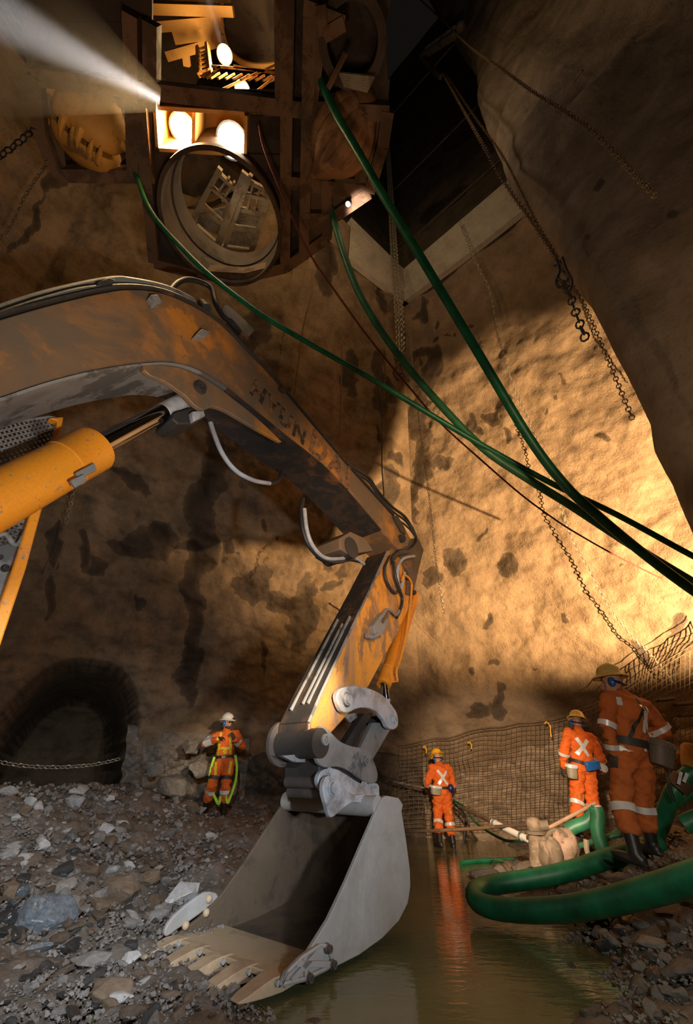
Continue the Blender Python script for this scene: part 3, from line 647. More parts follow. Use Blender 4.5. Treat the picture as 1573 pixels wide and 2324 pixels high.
# bright worn edge weld and rails on the dark front face
fe = [X(a, b, AO) for a, b in ((880, 1252), (842, 1336), (800, 1424), (762, 1505), (728, 1578), (702, 1640))]
strip([X(699, 1684, AO)]+fe[::-1], -.012, -2*AO+.012, .012, 'front_plate', MUNDER, stick, -.004, -1)
MB().tube([p-U*.012 for p in fe], .016, 8).build('edge_weld', MGREY, stick)
for o_, a0, a1 in ((AO-.10, .50, .93), (AO-.17, .54, .93), (AO-.30, .5, .95)):
    l = np.array([X(800, 1424, AO)-NV*(AO-o_), X(702, 1640, AO)-NV*(AO-o_)]); d = l[1]-l[0]; b0 = X(880, 1252, AO)-NV*(AO-o_); d = l[1]-b0
    MB().beam(b0+d*a0-U*.03, b0+d*a1-U*.03, .02, .05, U).build('guard_rail', MGREY, stick, smooth=False)
# dark cheek plates at the top of the stick
MDARKST = worn('dark_cheek', (.10, .075, .06), (.22, .10, .04), (.05, .04, .035), .55, .5, 3, .6)
cheek = [(905, 1240), (930, 1222), (950, 1222), (962, 1248), (952, 1285), (942, 1330), (938, 1350), (924, 1348), (928, 1300), (915, 1275)]
for o_ in (AO+.05, -AO-.01): MB().prism(XP(cheek, o_), NV*-.04).build('cheek_plate', MDARKST, stick, bevel=.006)
pin(stick, 938, 1345, AO+.05, .035, 'pivot_pin', MBLACK); pin(stick, 912, 1222, BO+.03, .06, 'pivot_pin', MBLACK, .06)
MB().lathe(X(800, 1242, .24), -NV, [(.10, 0), (.15, .01), (.15, .46), (.1, .48)], 24).build('boom_end_boss', MBLACK, exc)
MB().prism(XP([(770, 1222), (795, 1206), (830, 1222), (848, 1250), (822, 1254), (790, 1258), (772, 1246)], .22), NV*-.44).build('boom_end_bracket', MORANGE, exc, bevel=.01)
# hoses and the small valve on the stick
xt('stick_hose', [(885, 1262, .26), (873, 1290, .27), (878, 1320, .27), (895, 1345, .26), (908, 1338, .26)], .022, MRUB)
xt('stick_hose', [(940, 1262, .3), (915, 1268, .31), (903, 1290, .31), (903, 1320, .29), (910, 1336, .27), (914, 1320, .26), (918, 1300, .26)], .026, MHOSEG)
xt('stick_hose', [(893, 1275, .29), (897, 1305, .3), (906, 1335, .29), (913, 1360, .25), (908, 1385, .25), (900, 1402, .24)], .024, MRUB)
xt('orange_pipe', [(912, 1318, .3), (918, 1305, .31), (932, 1318, .3), (934, 1340, .27), (925, 1420, .25), (910, 1490, .22), (900, 1520, .2), (902, 1545, .2)], .018, MORANGE2)
v1 = MB().prism(XP([(848, 1420), (862, 1400), (872, 1388), (884, 1395), (878, 1420), (866, 1445), (852, 1440)], AO+.09), NV*-.09).build('hose_valve', MGREY, stick, bevel=.008)
xt('valve_pipe', [(832, 1443, .27), (846, 1446, .28), (858, 1440, .29)], .03, MGREY, v1); xt('valve_pipe', [(868, 1406, .28), (876, 1384, .29), (890, 1388, .29), (899, 1396, .28), (906, 1386, .26)], .02, MGREY, v1)
xt('valve_pipe', [(868, 1412, .3), (878, 1392, .3)], .022, MRUST, v1)
# bucket cylinder
bc = cylinder((940, 1350), (870, 1556), (877, 1590), (888, 1622), .098, .05, .0, MORANGE2, 'bucket_cylinder')
MB().prism(XP([(886, 1530), (902, 1536), (905, 1548), (888, 1550)], .12), NV*-.05).build('pipe_bracket', MORANGE2, bc, bevel=.004)
# bucket linkage
link = [(764, 1580), (775, 1562), (803, 1556), (840, 1563), (872, 1580), (898, 1612), (904, 1632), (903, 1648), (893, 1656), (880, 1650), (872, 1634), (850, 1612), (826, 1606), (806, 1610), (792, 1617), (775, 1612)]
LO = .29
for o_ in (LO, -LO+.06): MB().prism(spline(XP(link, o_), 3, True), NV*-.06).build('rocker_link', MLINK, exc, bevel=.01)
MB().cyl(X(787, 1588, LO), X(787, 1588, LO)-NV*2*LO, .075, 24).build('cross_shaft', MBLACK, exc)
MB().cyl(X(892, 1632, LO), X(892, 1632, LO)-NV*2*LO, .05, 24).build('cross_shaft', MBLACK, exc)
pin(exc, 788, 1588, LO, .045, 'link_pin'); pin(exc, 892, 1632, LO, .04, 'link_pin')
for o_ in (.17, -.11): MB().prism(XP([(846, 1640), (890, 1640), (884, 1660), (842, 1732), (812, 1712)], o_), NV*-.06).build('push_link', MGREY, exc, bevel=.008)
MB().prism(XP([(828, 1618), (848, 1618), (800, 1700), (782, 1690)], .05), NV*-.10).build('push_link', MBLACK, exc, bevel=.008)
MB().prism(XP([(780, 1622), (808, 1618), (812, 1628), (796, 1640)], .2), NV*-.03).build('link_gusset', MGREY, exc, bevel=.004)
# quick coupler: side plates, hooks, body between
cp = [(714, 1664), (722, 1652), (735, 1648), (750, 1660), (772, 1682), (800, 1694), (832, 1700), (846, 1722), (857, 1752), (855, 1774), (838, 1778), (815, 1766), (790, 1748), (765, 1740), (740, 1742), (722, 1730), (716, 1700)]
cp2 = [(728, 1752), (745, 1744), (765, 1746), (790, 1760), (820, 1778), (856, 1778), (861, 1795), (856, 1812), (800, 1818), (766, 1816), (736, 1800), (722, 1775)]
hk = [(740, 1765), (752, 1760), (772, 1772), (785, 1792), (806, 1804), (835, 1802), (858, 1806), (858, 1820), (830, 1823), (800, 1822), (776, 1838), (752, 1856), (742, 1830), (734, 1800), (734, 1780)]
for o_ in (.28, -.18):
    MB().prism(spline(XP(cp, o_), 3, True), NV*-.045).build('coupler_plate', MGREY, exc, bevel=.008)
    MB().prism(spline(XP(cp2, o_-.02), 3, True), NV*-.05).build('coupler_jaw', MLINK, exc, bevel=.006)
bucket = empty('bucket', E0); bucket.parent = exc; bucket.location = tuple(E0-WO[exc.name])
for o_ in (.34, -.20): MB().prism(spline(XP(hk, o_), 3, True), NV*-.05).build('hook_ear', MLINK, bucket, bevel=.008)
for a, b, r_ in ((733, 1679, .05), (826, 1727, .045)): pin(exc, a, b, .28, r_, 'link_pin', MGREY)
pin(bucket, 753, 1788, .34, .045, 'hook_pin')
for a, b, r_ in ((748, 1751, .028), (826, 1784, .036), (850, 1783, .02)): pin(exc, a, b, .265, r_, 'coupler_pin', MLINK, .03)
MB().cyl(X(728, 1686, .3), X(728, 1686, .3)-NV*.50, .125, 28).build('coupler_barrel', MBLACK, exc)
MB().prism(XP([(722, 1700), (800, 1706), (848, 1740), (852, 1790), (770, 1790), (726, 1772)], .22), NV*-.46).build('coupler_body', MBLACK, exc, bevel=.02)
MB().lathe(X(728, 1684, .28)-NV*.48, -NV, [(.12, 0), (.20, .01), (.20, .05), (.12, .06)], 26).build('end_collar', MDARKST, exc)
MB().prism(XP([(640, 1715), (722, 1708), (724, 1730), (668, 1730)], .05), NV*-.06).build('link_gusset', MGREY, exc, bevel=.004)
for a, b in ((745, 1776), (752, 1800)): MB().cyl(X(a, b, .3), X(a, b, .3)-NV*.52, .05, 18).build('hook_shaft', MDARKST, bucket)
# bucket shell: side plates, curved back, tube at the top, lip with teeth and side cutters
BW = .5; FULL = 1.26
front = [(640, 2228), (700, 2160), (745, 2088), (785, 2003), (820, 1920), (850, 1850), (868, 1812)]
back = [(878, 1806), (905, 1811), (915, 1826), (912, 1842), (922, 1905), (931, 1975), (932, 2012), (926, 2050), (906, 2090), (868, 2130), (815, 2168), (760, 2196), (700, 2222), (655, 2240)]
sp = XP(front, BW)+XP(back, BW); TOPC = X(862, 1830, BW)
for o_, nm in ((0, 'side_plate'), (-FULL+.035, 'side_plate')):
    MB().prism([p+NV*o_ for p in sp], NV*-.035).build(nm, [MBUCK, MBUCKIN][0 if o_ == 0 else 1], bucket, bevel=.006)
cr = spline(XP(back, BW), 4)
# the curved shell between the plates, drawn a little inside their edge
cen = np.mean(sp, axis=0); mb = MB(); outer = [p-NV*.03 for p in cr]; inner = [p+nrm(cen-p)*.028-NV*.03 for p in cr]
for i in range(len(cr)-1):
    mb.prism([outer[i], outer[i+1], inner[i+1], inner[i]], NV*-(FULL-.06))
mb.build('shell', [MBUCKIN], bucket, smooth=False)
MB().cyl(TOPC-NV*.02, TOPC-NV*(FULL-.02), .085, 28).build('top_tube', MBUCK, bucket)
# lip: a thick plate along the cutting edge
e0, e1 = X(640, 2230, BW), X(760, 2192, BW); ld = nrm(e0-e1); nn = nrm(np.cross(ld, NV)); nn = nn*np.sign(nn[2])
Lw = FULL
lip = MB().prism([e1+nn*.03, e0+nn*.02, e0-nn*.012, e1-nn*.012], -NV*Lw).build('cutting_edge', MLIP, bucket, bevel=.006)
for i in range(5):
    c = e0-NV*(.09+i*(Lw-.18)/4)
    sec = [(-.20, .045, .050), (-.04, .075, .066), (.05, .072, .066), (.13, .056, .060), (.24, .026, .055), (.30, .008, .040)]
    vs = []
    for (l_, h_, w_) in sec:
        q = c+ld*l_-nn*(.02 if l_ < 0 else .018+l_*.10)
        vs += [q+NV*w_+nn*h_*.62, q-NV*w_+nn*h_*.62, q-NV*w_-nn*h_*.42, q+NV*w_-nn*h_*.42]
    fs = [(k*4+j, k*4+(j+1) % 4, k*4+4+(j+1) % 4, k*4+4+j) for k in range(len(sec)-1) for j in range(4)]+[(3, 2, 1, 0), tuple(len(vs)-4+j for j in range(4))]
    tt_ = MB().add(vs, fs).build('tooth', MLIP, bucket, bevel=.008)
    MB().cyl(c+ld*.03+NV*.088-nn*.0, c+ld*.03-NV*.088, .016, 10).build('tooth_pin', MBUCK, tt_)
# right side cutter with its cross ribs and bolts
sc = [(636, 2236), (648, 2205), (680, 2172), (722, 2142), (745, 2140), (752, 2152), (764, 2188), (748, 2200), (690, 2226), (650, 2242)]
cut = MB().prism(XP(sc, BW+.012), NV*-.02).build('side_cutter', MBUCK, bucket, bevel=.003)
rim = XP([(640, 2234), (652, 2206), (684, 2174), (724, 2147), (742, 2146), (756, 2186), (744, 2196), (690, 2222)], BW+.02)
MB().tube(rim, .013, 6, closed=True).build('rim_rib', MBUCK, cut)
for a, b in (((728, 2150), (660, 2226)), ((672, 2186), (752, 2188)), ((690, 2170), (694, 2222))): MB().beam(X(*a, BW+.02), X(*b, BW+.02), .03, .022, NV).build('rib', MBUCK, cut, smooth=False)
for a, b in ((742, 2152), (752, 2187), (698, 2218)): pin(cut, a, b, BW+.02, .022, 'bolt', MDARKST, .05)
mb = MB()
o2 = [p-NV*(Lw-.035) for p in XP([(650, 2200), (700, 2150), (738, 2098), (716, 2085), (690, 2100), (640, 2160), (622, 2205), (628, 2222)], BW)]
lcut = mb.prism(spline(o2, 2, True), -NV*.04).build('side_cutter', MBUCK, bucket, bevel=.01)
for a, b in ((715, 2105), (712, 2145), (668, 2185)):
    c = X(a, b, BW)-NV*(Lw-.04); MB().ell(c, (.03, .03, .03), seg=10, rings=6).build('bolt', MLIP, bucket)

# the rest of the machine, behind and to the left of the view
q0, q1 = X(-90, 770, BO), X(-90, 935, BO); ft = E0+U*-5.0+NV*BO; ft[2] = 1.5
MB().prism([q0, q1, ft+U*.2-A(0, 0, .25), ft-U*.25, ft+A(0, 0, .3)], W2).build('boom_foot', MORANGE, exc, bevel=.012)
bx = E0+U*-6.2; bx[2] = 1.55; MB().box(bx, (2.6, 2.4, 1.1), (U, NV, A(0, 0, 1))).build('machine_body', MORANGE, exc, bevel=.08)
bx = E0+U*-7.4; bx[2] = 1.6; MB().box(bx, (.6, 2.4, 1.2), (U, NV, A(0, 0, 1))).build('counterweight', MGREY, exc, bevel=.12)
for s_ in (-1, 1):
    b0 = E0+U*-6.0+NV*.85*s_; prof = [(-1.5, .25), (-1.35, .08), (1.35, .08), (1.5, .25), (1.5, .55), (1.35, .75), (-1.35, .75), (-1.5, .55)]
    MB().prism([b0*A(1, 1, 0)+U*a+A(0, 0, h)-NV*.25 for a, h in prof], NV*.5).build('crawler_track', MBLACK, exc, bevel=.03)
# ------------------------------------------------------------------ the hanging work stage seen from below
ZD = 8.5
def Z(lst, z=ZD): return [PZ(a, b, z) for a, b in lst]
def depth(p): return float((np.asarray(p)-CAM)@FWD)
m, t, b = nt('perforated_plate')
tc = t.nodes.new('ShaderNodeTexCoord'); v = t.nodes.new('ShaderNodeTexVoronoi'); v.voronoi_dimensions = '3D'; v.inputs['Scale'].default_value = 9; v.inputs['Randomness'].default_value = 0
t.links.new(tc.outputs['Object'], v.inputs['Vector'])
c = mix(t, ramp(t, v.outputs['Distance'], [(.34, 0), (.37, 1)]), (.006, .005, .004), (.13, .075, .035)); t.links.new(c, b.inputs['Base Color']); b.inputs['Roughness'].default_value = .7
MPERF = m
stage = empty('work_stage', PZ(500, 300, ZD), 'dark rusty steel work stage hung in the shaft overhead with a round hole', 'work platform')
plates = [[(655, -60), (705, -60), (690, 250), (655, 250)], [(655, 250), (720, 250), (700, 400), (655, 400)], [(655, 400), (692, 400), (690, 580), (650, 600)],
          [(300, 215), (362, 240), (362, 345), (352, 400), (338, 400), (305, 392)], [(120, 50), (345, 50), (345, 235), (100, 178)], [(100, -120), (345, -100), (345, 50), (120, 50)],
          [(345, 238), (655, 262), (720, 250), (655, 235), (640, 205), (345, 200)], [(555, 262), (655, 265), (655, 352), (555, 350)],
          [(705, -60), (900, -60), (875, 60), (880, 180), (720, 170)], [(720, 170), (885, 180), (880, 250), (722, 240)], [(840, 250), (880, 255), (868, 330), (838, 425), (822, 400)]]
for i, q in enumerate(plates): MB().prism(Z(q, ZD+.16+.012*i), (0, 0, .05)).build('deck_plate', MRUSTD, stage, smooth=False)
for q in ([(700, 405), (835, 430), (745, 495), (690, 490)], [(690, 490), (745, 495), (740, 535), (688, 580)], [(88, 180), (128, 186), (150, 390), (120, 362), (98, 290)], [(828, 255), (868, 258), (860, 320), (826, 405), (815, 395)], [(318, 405), (348, 405), (362, 590), (340, 575)], [(305, 240), (345, 245), (345, 330), (308, 330)]):
    MB().prism(Z(q, ZD+.06), (0, 0, .03)).build('perforated_panel', MPERF, stage, smooth=False)
MRUSTC = worn('dark_rust_collar', (.075, .042, .022), (.045, .026, .014), (.035, .022, .014), .5, .6, 2, .7)
RC = PZ(508, 496, ZD); RR = np.linalg.norm(PZ(376, 492, ZD)-PZ(636, 492, ZD))/2
outer = Z([(350, 345), (440, 348), (560, 350), (655, 352), (655, 420), (654, 500), (650, 602), (605, 614), (560, 622), (500, 622), (450, 616), (400, 606), (362, 590), (352, 500), (348, 420)], ZD+.16)
vs, fs = [], []; outer = np.array(outer); 
oa = np.arctan2(outer[:, 1]-RC[1], outer[:, 0]-RC[0]); od = np.argsort(oa); oa = oa[od]; outer = outer[od]
for k in range(72):
    a = -math.pi+2*math.pi*k/72; i = np.searchsorted(oa, a) % len(oa); p0, p1 = outer[i-1], outer[i]; d = A(math.cos(a), math.sin(a)); e = p1[:2]-p0[:2]
    r_ = np.cross(p0[:2]-RC[:2], e)/np.cross(d, e)
    vs += [A(RC[0]+d[0]*RR*.97, RC[1]+d[1]*RR*.97, ZD+.16), A(RC[0]+d[0]*r_, RC[1]+d[1]*r_, ZD+.16)]
for k in range(72): q = (k+1) % 72; fs.append((2*k, 2*q, 2*q+1, 2*k+1))
MB().add(vs, fs).add([A(*p)+A(0, 0, .05) for p in vs], fs).build('ring_plate', MRUSTD, stage, smooth=False)
MB().lathe(RC+A(0, 0, -.22), (0, 0, 1), [(RR*.965, 0), (RR*1.03, 0), (RR*1.03, .10), (RR, .12), (RR, .9), (RR*.95, .9), (RR*.965, 0)], 64, caps=False).build('hole_collar', MRUSTC, stage)
MB().lathe(RC+A(0, 0, .35), (0, 0, 1), [(RR*.93, 0), (RR*.99, 0), (RR*.99, .5), (RR*.93, .5), (RR*.93, 0)], 64, caps=False).build('hole_liner', MRUSTD, stage)
def sb(a, b, w_=.16, h=.22, z=ZD, name='stage_beam', mat=MRUST):
    sb.n += 1; z += .007*(sb.n % 9); return MB().beam(PZ(*a, z), PZ(*b, z), w_, h).build(name, mat, stage, smooth=False)
sb.n = 0
for a, b in (((655, -60), (648, 602)), ((708, -60), (690, 582)), ((322, 235), (352, 592)), ((300, 30), (306, 392)), ((82, 172), (720, 250)), ((138, 394), (352, 396)), ((640, 408), (840, 432)), ((722, 245), (882, 254)),
             ((690, 492), (748, 492)), ((84, 172), (94, 290)), ((94, 290), (118, 358)), ((118, 358), (140, 395)), ((880, 250), (868, 330)), ((868, 330), (838, 432)), ((838, 432), (746, 496)), ((746, 496), (742, 536)),
             ((742, 536), (650, 602)), ((650, 602), (560, 624)), ((560, 624), (450, 618)), ((450, 618), (352, 592)), ((742, 405), (742, 492)), ((822, 255), (818, 408)), ((345, 50), (345, 245)), ((640, -40), (640, 235)), ((740, -40), (706, 250))): sb(a, b)
for a, b in (((690, 15), (782, 52)), ((782, 52), (735, 80)), ((735, 80), (728, 10))): sb(a, b, .12, .14, 8.2, 'bracket')
for q in ([(85, 165), (305, 200), (310, 400), (130, 400)], [(700, 235), (885, 245), (845, 435), (695, 420)]): MB().prism(Z(q, 9.9), (0, 0, .05)).build('bay_backdrop', MRUSTD, stage, smooth=False)  # dark sheets added behind the grabs as a dark background
# lamp bay: a recess, amber lamplight put into the colour of its sides
MBAY = worn('amber_lit_steel', (.52, .27, .07), (.30, .15, .05), (.22, .11, .04), .6, .62, 3, .6)  # lamplight in the base colour, also on the upper levels
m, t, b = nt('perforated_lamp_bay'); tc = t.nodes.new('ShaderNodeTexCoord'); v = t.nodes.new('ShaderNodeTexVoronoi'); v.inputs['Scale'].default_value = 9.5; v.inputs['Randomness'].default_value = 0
t.links.new(tc.outputs['Object'], v.inputs['Vector']); c = mix(t, ramp(t, v.outputs['Distance'], [(.30, 0), (.33, 1)]), (.10, .05, .015), (.50, .26, .07)); t.links.new(c, b.inputs['Base Color']); b.inputs['Roughness'].default_value = .6  # amber lamplight put into the plate colour too
bay = Z([(354, 250), (555, 262), (553, 348), (360, 336)], ZD)
up = A(0, 0, .8)
for i, (p, q) in enumerate(zip(bay, bay[1:]+bay[:1])):
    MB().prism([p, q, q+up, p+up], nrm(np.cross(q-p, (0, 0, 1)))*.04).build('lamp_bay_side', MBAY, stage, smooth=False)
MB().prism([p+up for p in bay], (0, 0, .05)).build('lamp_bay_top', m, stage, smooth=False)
mid = Z([(436, 255), (444, 255), (442, 345), (434, 345)], ZD+.05); MB().prism(mid, (0, 0, .7)).build('lamp_bay_divider', MBAY, stage, smooth=False)
# frames seen through the hole
MSTEEL = worn('guide_frame_steel', (.22, .18, .125), (.14, .09, .05), (.10, .075, .05), .52, .58, 3, .5)
zf = 10.2
for a, b, w_ in (((557, 392), (482, 588), .13), ((570, 396), (500, 590), .07), ((500, 382), (432, 508), .09), ((432, 508), (486, 585), .10), ((480, 424), (532, 470), .06), ((498, 394), (545, 440), .06), ((455, 462), (508, 508), .09), ((520, 402), (492, 440), .035), ((532, 412), (505, 455), .035),
                 ((562, 410), (608, 432), .06), ((555, 440), (606, 452), .06), ((540, 474), (602, 484), .07), ((524, 514), (588, 524), .08), ((612, 440), (566, 585), .11), ((575, 415), (562, 475), .035), ((590, 425), (578, 480), .035), ((604, 436), (590, 482), .04), ((496, 560), (575, 572), .09), ((446, 512), (500, 560), .06)):
    zf += .006; MB().beam(PZ(*a, zf), PZ(*b, zf), w_, .12).build('guide_frame', MSTEEL, stage, smooth=False)
MSHEET = plain('wet_rubber_sheet', (.20, .18, .15), .3, 0, .6, 3, .9, .05)
for q in ([(452, 482), (512, 470), (500, 536), (444, 514)], [(545, 480), (604, 488), (578, 566), (508, 556)]): MB().prism(Z(q, zf+.3), (0, 0, .03)).build('hanging_sheet', MSHEET, stage, smooth=False)
lamp('POINT', 'hole_fill', PZ(525, 470, 9.75), None, 1.6, (1, .86, .62), .15)  # unseen fill added to light the frames in the hole
# upper levels seen through the square opening
zu = 11.5
for a, b, w_ in (((340, 20), (530, 26), .12), ((345, 62), (505, 48), .12), ((395, 80), (500, 66), .2), ((380, 128), (512, 90), .12), ((420, 110), (425, 150), .1), ((345, -20), (520, -10), .15)):
    zu += .02; MB().beam(PZ(*a, zu), PZ(*b, zu), w_, .14).build('upper_beam', MBAY, stage, smooth=False)
zl = 11.2; a0, a1, b0, b1 = PZ(449, 108, zl), PZ(453, 170, zl-.6), PZ(470, 100, zl), PZ(477, 160, zl-.6)
mb = MB()
for p, q in ((a0, a1), (b0, b1)): mb.beam(p, q, .05, .07)
for k in range(6): f = (k+.5)/6; mb.beam(a0+(a1-a0)*f, b0+(b1-b0)*f, .03, .03)
mb.build('ladder', MBAY, stage, smooth=False)
MB().prism(Z([(452, 172), (478, 158), (480, 168), (462, 178)], 10.4), (0, 0, .05)).build('ladder_foot_plate', MBAY, stage, smooth=False)
mb = MB()
for k in range(9): x0 = 478+k*17; mb.beam(PZ(x0, 178+k*.8, 10.2), PZ(x0+20, 166+k*.9, 10.5), .025, .03)
for a, b in (((470, 178), (500, 150)), ((530, 150), (640, 168)), ((500, 205), (640, 140)), ((560, 225), (636, 165)), ((480, 150), (600, 160))): mb.beam(PZ(*a, 10.4), PZ(*b, 10.4), .03, .04)
mb.build('railing', MBAY, stage, smooth=False)
MB().tube(spline(Z([(505, -30), (500, 30), (508, 90), (530, 128), (565, 147), (600, 151), (640, 146)], 11.8), 8), .045, 8).build('round_opening_rim', MBAY, stage)
MB().prism(Z([(504, -30), (500, 40), (510, 95), (532, 130), (570, 150), (640, 148), (690, 60), (660, -60)], 11.95), (0, 0, .05)).build('dark_opening_disc', MRUSTD, stage, smooth=False)  # dark disc put in for the shade inside the round opening
MB().prism(Z([(60, -160), (500, -160), (500, 40), (440, 205), (640, 205), (690, 20), (880, -160), (860, 100), (850, 280), (700, 420), (660, 700), (350, 700), (280, 420), (60, 420)], 13.2), (0, 0, .05)).build('top_deck', MRUSTD, stage, smooth=False)
# ventilation duct and pipe bundle on the right of the stage
dc = PZ(800, 96, 8.3); MB().lathe(dc, (0, 0, 1), [(.30, 0), (.40, 0), (.40, 1.6), (.30, 1.6), (.30, 0)], 36, caps=False).build('air_duct', MRUSTD, stage)
mb = MB()
for k in range(6): mb.tube(Z([(770+k*2, 168+k*5), (850-k*3, 176+k*6)], 8.15), .02, 6)
mb.build('pipe_bundle', MSTEEL, stage)
MB().tube(Z([(785, 120), (745, 200)], 8.1), .03, 8).build('stage_pipe', MRUST, stage); MB().tube(Z([(745, 242), (741, 268)], 9.4), .05, 8).build('lit_pipe', MBAY, stage)
MB().tube(Z([(832, 262), (822, 310)], 9.0), .03, 8).build('lit_pipe', MBAY, stage); MB().tube(Z([(112, 185), (118, 216)], 9.2), .04, 8).build('lit_pipe', MBAY, stage)
# floodlights and lamps
def flood(px, py, z, r, name, label, lens, cat='lamp', grp=None, box=True):
    c = PZ(px, py, z); d = nrm(CAM+A(-1.5, 2, 0)-c); e = empty(name, c, label, cat, grp)
    mb = MB().lathe(c-d*.16, d, [(r*.5, 0), (r*1.0, .06), (r*1.15, .15), (r*1.15, .17), (r*1.02, .17), (r*1.0, .14)], 20); mb.build('housing', MBLACK, e)
    MB().ell(c+d*.0, (r, r, r*.35), [perp(d)[0], perp(d)[1], d], 16, 8).build('lens', lens, e)
    MB().beam(c-d*.16, c-d*.16+A(0, 0, .25), .05, .03).build('bracket', MRUST, e, smooth=False); return c, d
c, d = flood(415, 290, 8.95, .165, 'floodlight', 'left floodlight burning in the amber recess under the stage', MLENS, grp=None)
lamp('SPOT', 'floodlight_beam', c+d*.12, PZ(150, 560, 4), 1500, (1, .64, .28), .14, 150, .6); lamp('POINT', 'floodlight_spill', c+d*.14+A(0, 0, -.1), None, 45, (1, .62, .25), .1)
c, d = flood(527, 320, 8.8, .2, 'floodlight', 'right and brightest floodlight under the stage above the round hole', MLENSW)
lamp('SPOT', 'floodlight_beam', c+d*.12, P(760, 1000, 9), 700, (1, .74, .40), .16, 140, .7); lamp('POINT', 'floodlight_spill', c+d*.16+A(0, 0, -.1), None, 70, (1, .80, .5), .1)
c, d = flood(550, 204, 10.6, .11, 'bulkhead_lamp', 'small lamp glowing behind the railing inside the stage opening', MLENSS); lamp('POINT', 'bulkhead_glow', c+d*.2, None, 60, (1, .66, .28), .08)
c, d = flood(510, 124, 11.0, .11, 'bulkhead_lamp', 'small lamp beside the ladder on the upper stage level', MLENSS); lamp('POINT', 'bulkhead_glow', c+d*.2, None, 70, (1, .66, .3), .08)
c, d = flood(790, 463, 8.2, .035, 'spot_lamp', 'tiny white lamp on the sloping right rim of the stage', MLENSS); lamp('SPOT', 'spot_lamp_beam', c+A(.12, .06, -.05), PZ(960, 420, 16), 40, (1, .85, .75), .04, 90, .9); lamp('POINT', 'shaft_fill', PZ(870, 330, 10.5), None, 55, (1, .75, .5), .15)  # last light: unseen fill added for the shaft lining
# closed grabs parked in the two bays
def grab_left():
    c = PZ(200, 302, 8.6); K = .70; e = empty('clamshell_grab', c, 'orange toothed clamshell grab hanging closed in the left bay of the stage', 'grab')
    v = nrm(PZ(228, 215, 7.85)-PZ(196, 392, 7.85)); h = nrm(np.cross(v, (0, 0, 1)))   # v: up the picture, h: across
    for s_, nm in ((1, 'jaw'), (-1, 'jaw')):
        prof = [(.10, .06), (.56, .05), (.60, .12), (.57, .30), (.50, .46), (.38, .60), (.22, .72), (.02, .78)]
        seg = 20; vs = []
        for (r_, l_) in prof:
            for j in range(seg):
                a = 2*math.pi*j/seg; x_ = abs(math.cos(a))**.8*math.copysign(1, math.cos(a)); y_ = abs(math.sin(a))**.8*math.copysign(1, math.sin(a))
                vs.append(c+K*(h*r_*1.04*x_+A(0, 0, 1)*r_*.75*y_+v*s_*(l_*1.05)+A(0, 0, .35*(l_/.78)**2)*1))
        f = [(i*seg+j, i*seg+(j+1) % seg, (i+1)*seg+(j+1) % seg, (i+1)*seg+j) for i in range(len(prof)-1) for j in range(seg)]+[tuple(range(seg))[::-1], tuple((len(prof)-1)*seg+j for j in range(seg))]
        MB().add(vs, f).build(nm, MAMB, e, angle=50)
    for k, (x_, s_) in enumerate(((-.36, -1), (-.20, -1), (.02, 1), (.30, 1), (.12, -1))):
        a = c+K*(h*x_-A(0, 0, .40)+v*s_*.20); b_ = c+K*(h*x_-A(0, 0, .46)-v*s_*.16)
        MB().tube([a, (a+b_)/2-A(0, 0, .04), b_], [.05, .042, .015], 8).build('tooth', MAMB, e)
    for s_ in (-1, 1):
        for k in (-1, 1): MB().cyl(c+K*(h*s_*.56+v*k*.25), c+K*(h*s_*.70+v*k*.25), .07, 14).build('hinge_boss', MAMB, e)
    MB().lathe(c+A(0, 0, .3), (0, 0, 1), [(.42, 0), (.45, .3), (.3, .7), (.25, 1.6)], 24).build('head_block', MRUSTD, e)
    MB().box(c+v*.5+A(0, 0, .45), (.5, .25, .5), (h, v, A(0, 0, 1))).build('hydraulic_box', MRUSTD, e, bevel=.03)
def grab_right():
    c = PZ(768, 322, 8.5); K = .8; e = empty('cactus_grab', c, 'dull brown cactus grab with folded tines in the right bay of the stage', 'grab')
    v = nrm(PZ(815, 262, 7.9)-PZ(722, 395, 7.9)); h = nrm(np.cross(v, (0, 0, 1)))
    MB().ell(c+v*.32+A(0, 0, .25), (.30, .34, .3), [h, v, A(0, 0, 1)], 20, 12).build('grab_body', MBRN, e)
    for k in range(6):
        a = (k-2.5)/2.5; path = []; rad = []
        for i in range(9):
            s_ = i/8; w_ = math.sin(min(1, s_*1.15+.12)*math.pi*.93); path.append(c+K*(v*(.50-1.18*s_)+h*a*.40*w_**.7-A(0, 0, 1)*(.34*math.sin(s_*math.pi)*(1-.45*a*a))+A(0, 0, .1))); rad.append(K*(.155*(1-.55*s_)*(.9 if k % 2 else 1.05)+.02))
        MB().tube(path, rad, 10).build('tine', MBRN, e)
    for k in (-1, 0, 1): MB().tube([c-K*v*.62+h*k*.06, c-K*v*.80+h*k*.05+A(0, 0, -.05)], [.045, .015], 8).build('claw_tip', MBRN, e)
    MB().lathe(c+v*.35+A(0, 0, .4), (0, 0, 1), [(.3, 0), (.32, .5), (.2, .7), (.2, 1.6)], 20).build('head_block', MRUSTD, e)
grab_left(); grab_right()
# steel bracket and roller at the top of the pillar
e = empty('shaft_bracket', P(990, 110, 3.0), 'rusty steel channel bracket jutting out beside the top of the rock pillar', 'bracket')
MB().beam(P(958, 128, 3.0), P(1032, 80, 3.1), .16, .10).build('channel', MSTEEL, e, bevel=.01)
MB().cyl(P(966, 122, 3.0)+A(0, -.1, 0), P(1030, 76, 3.1)+A(0, -.1, 0), .05, 14).build('roller', MGREY, e)
MB().beam(P(960, 135, 3.0), P(1000, 175, 3.2), .10, .08).build('brace', MRUST, e)
MB().ell(P(1046, 62, 3.0), (.12, .12, .12)).build('pulley_housing', MSTEEL, e)

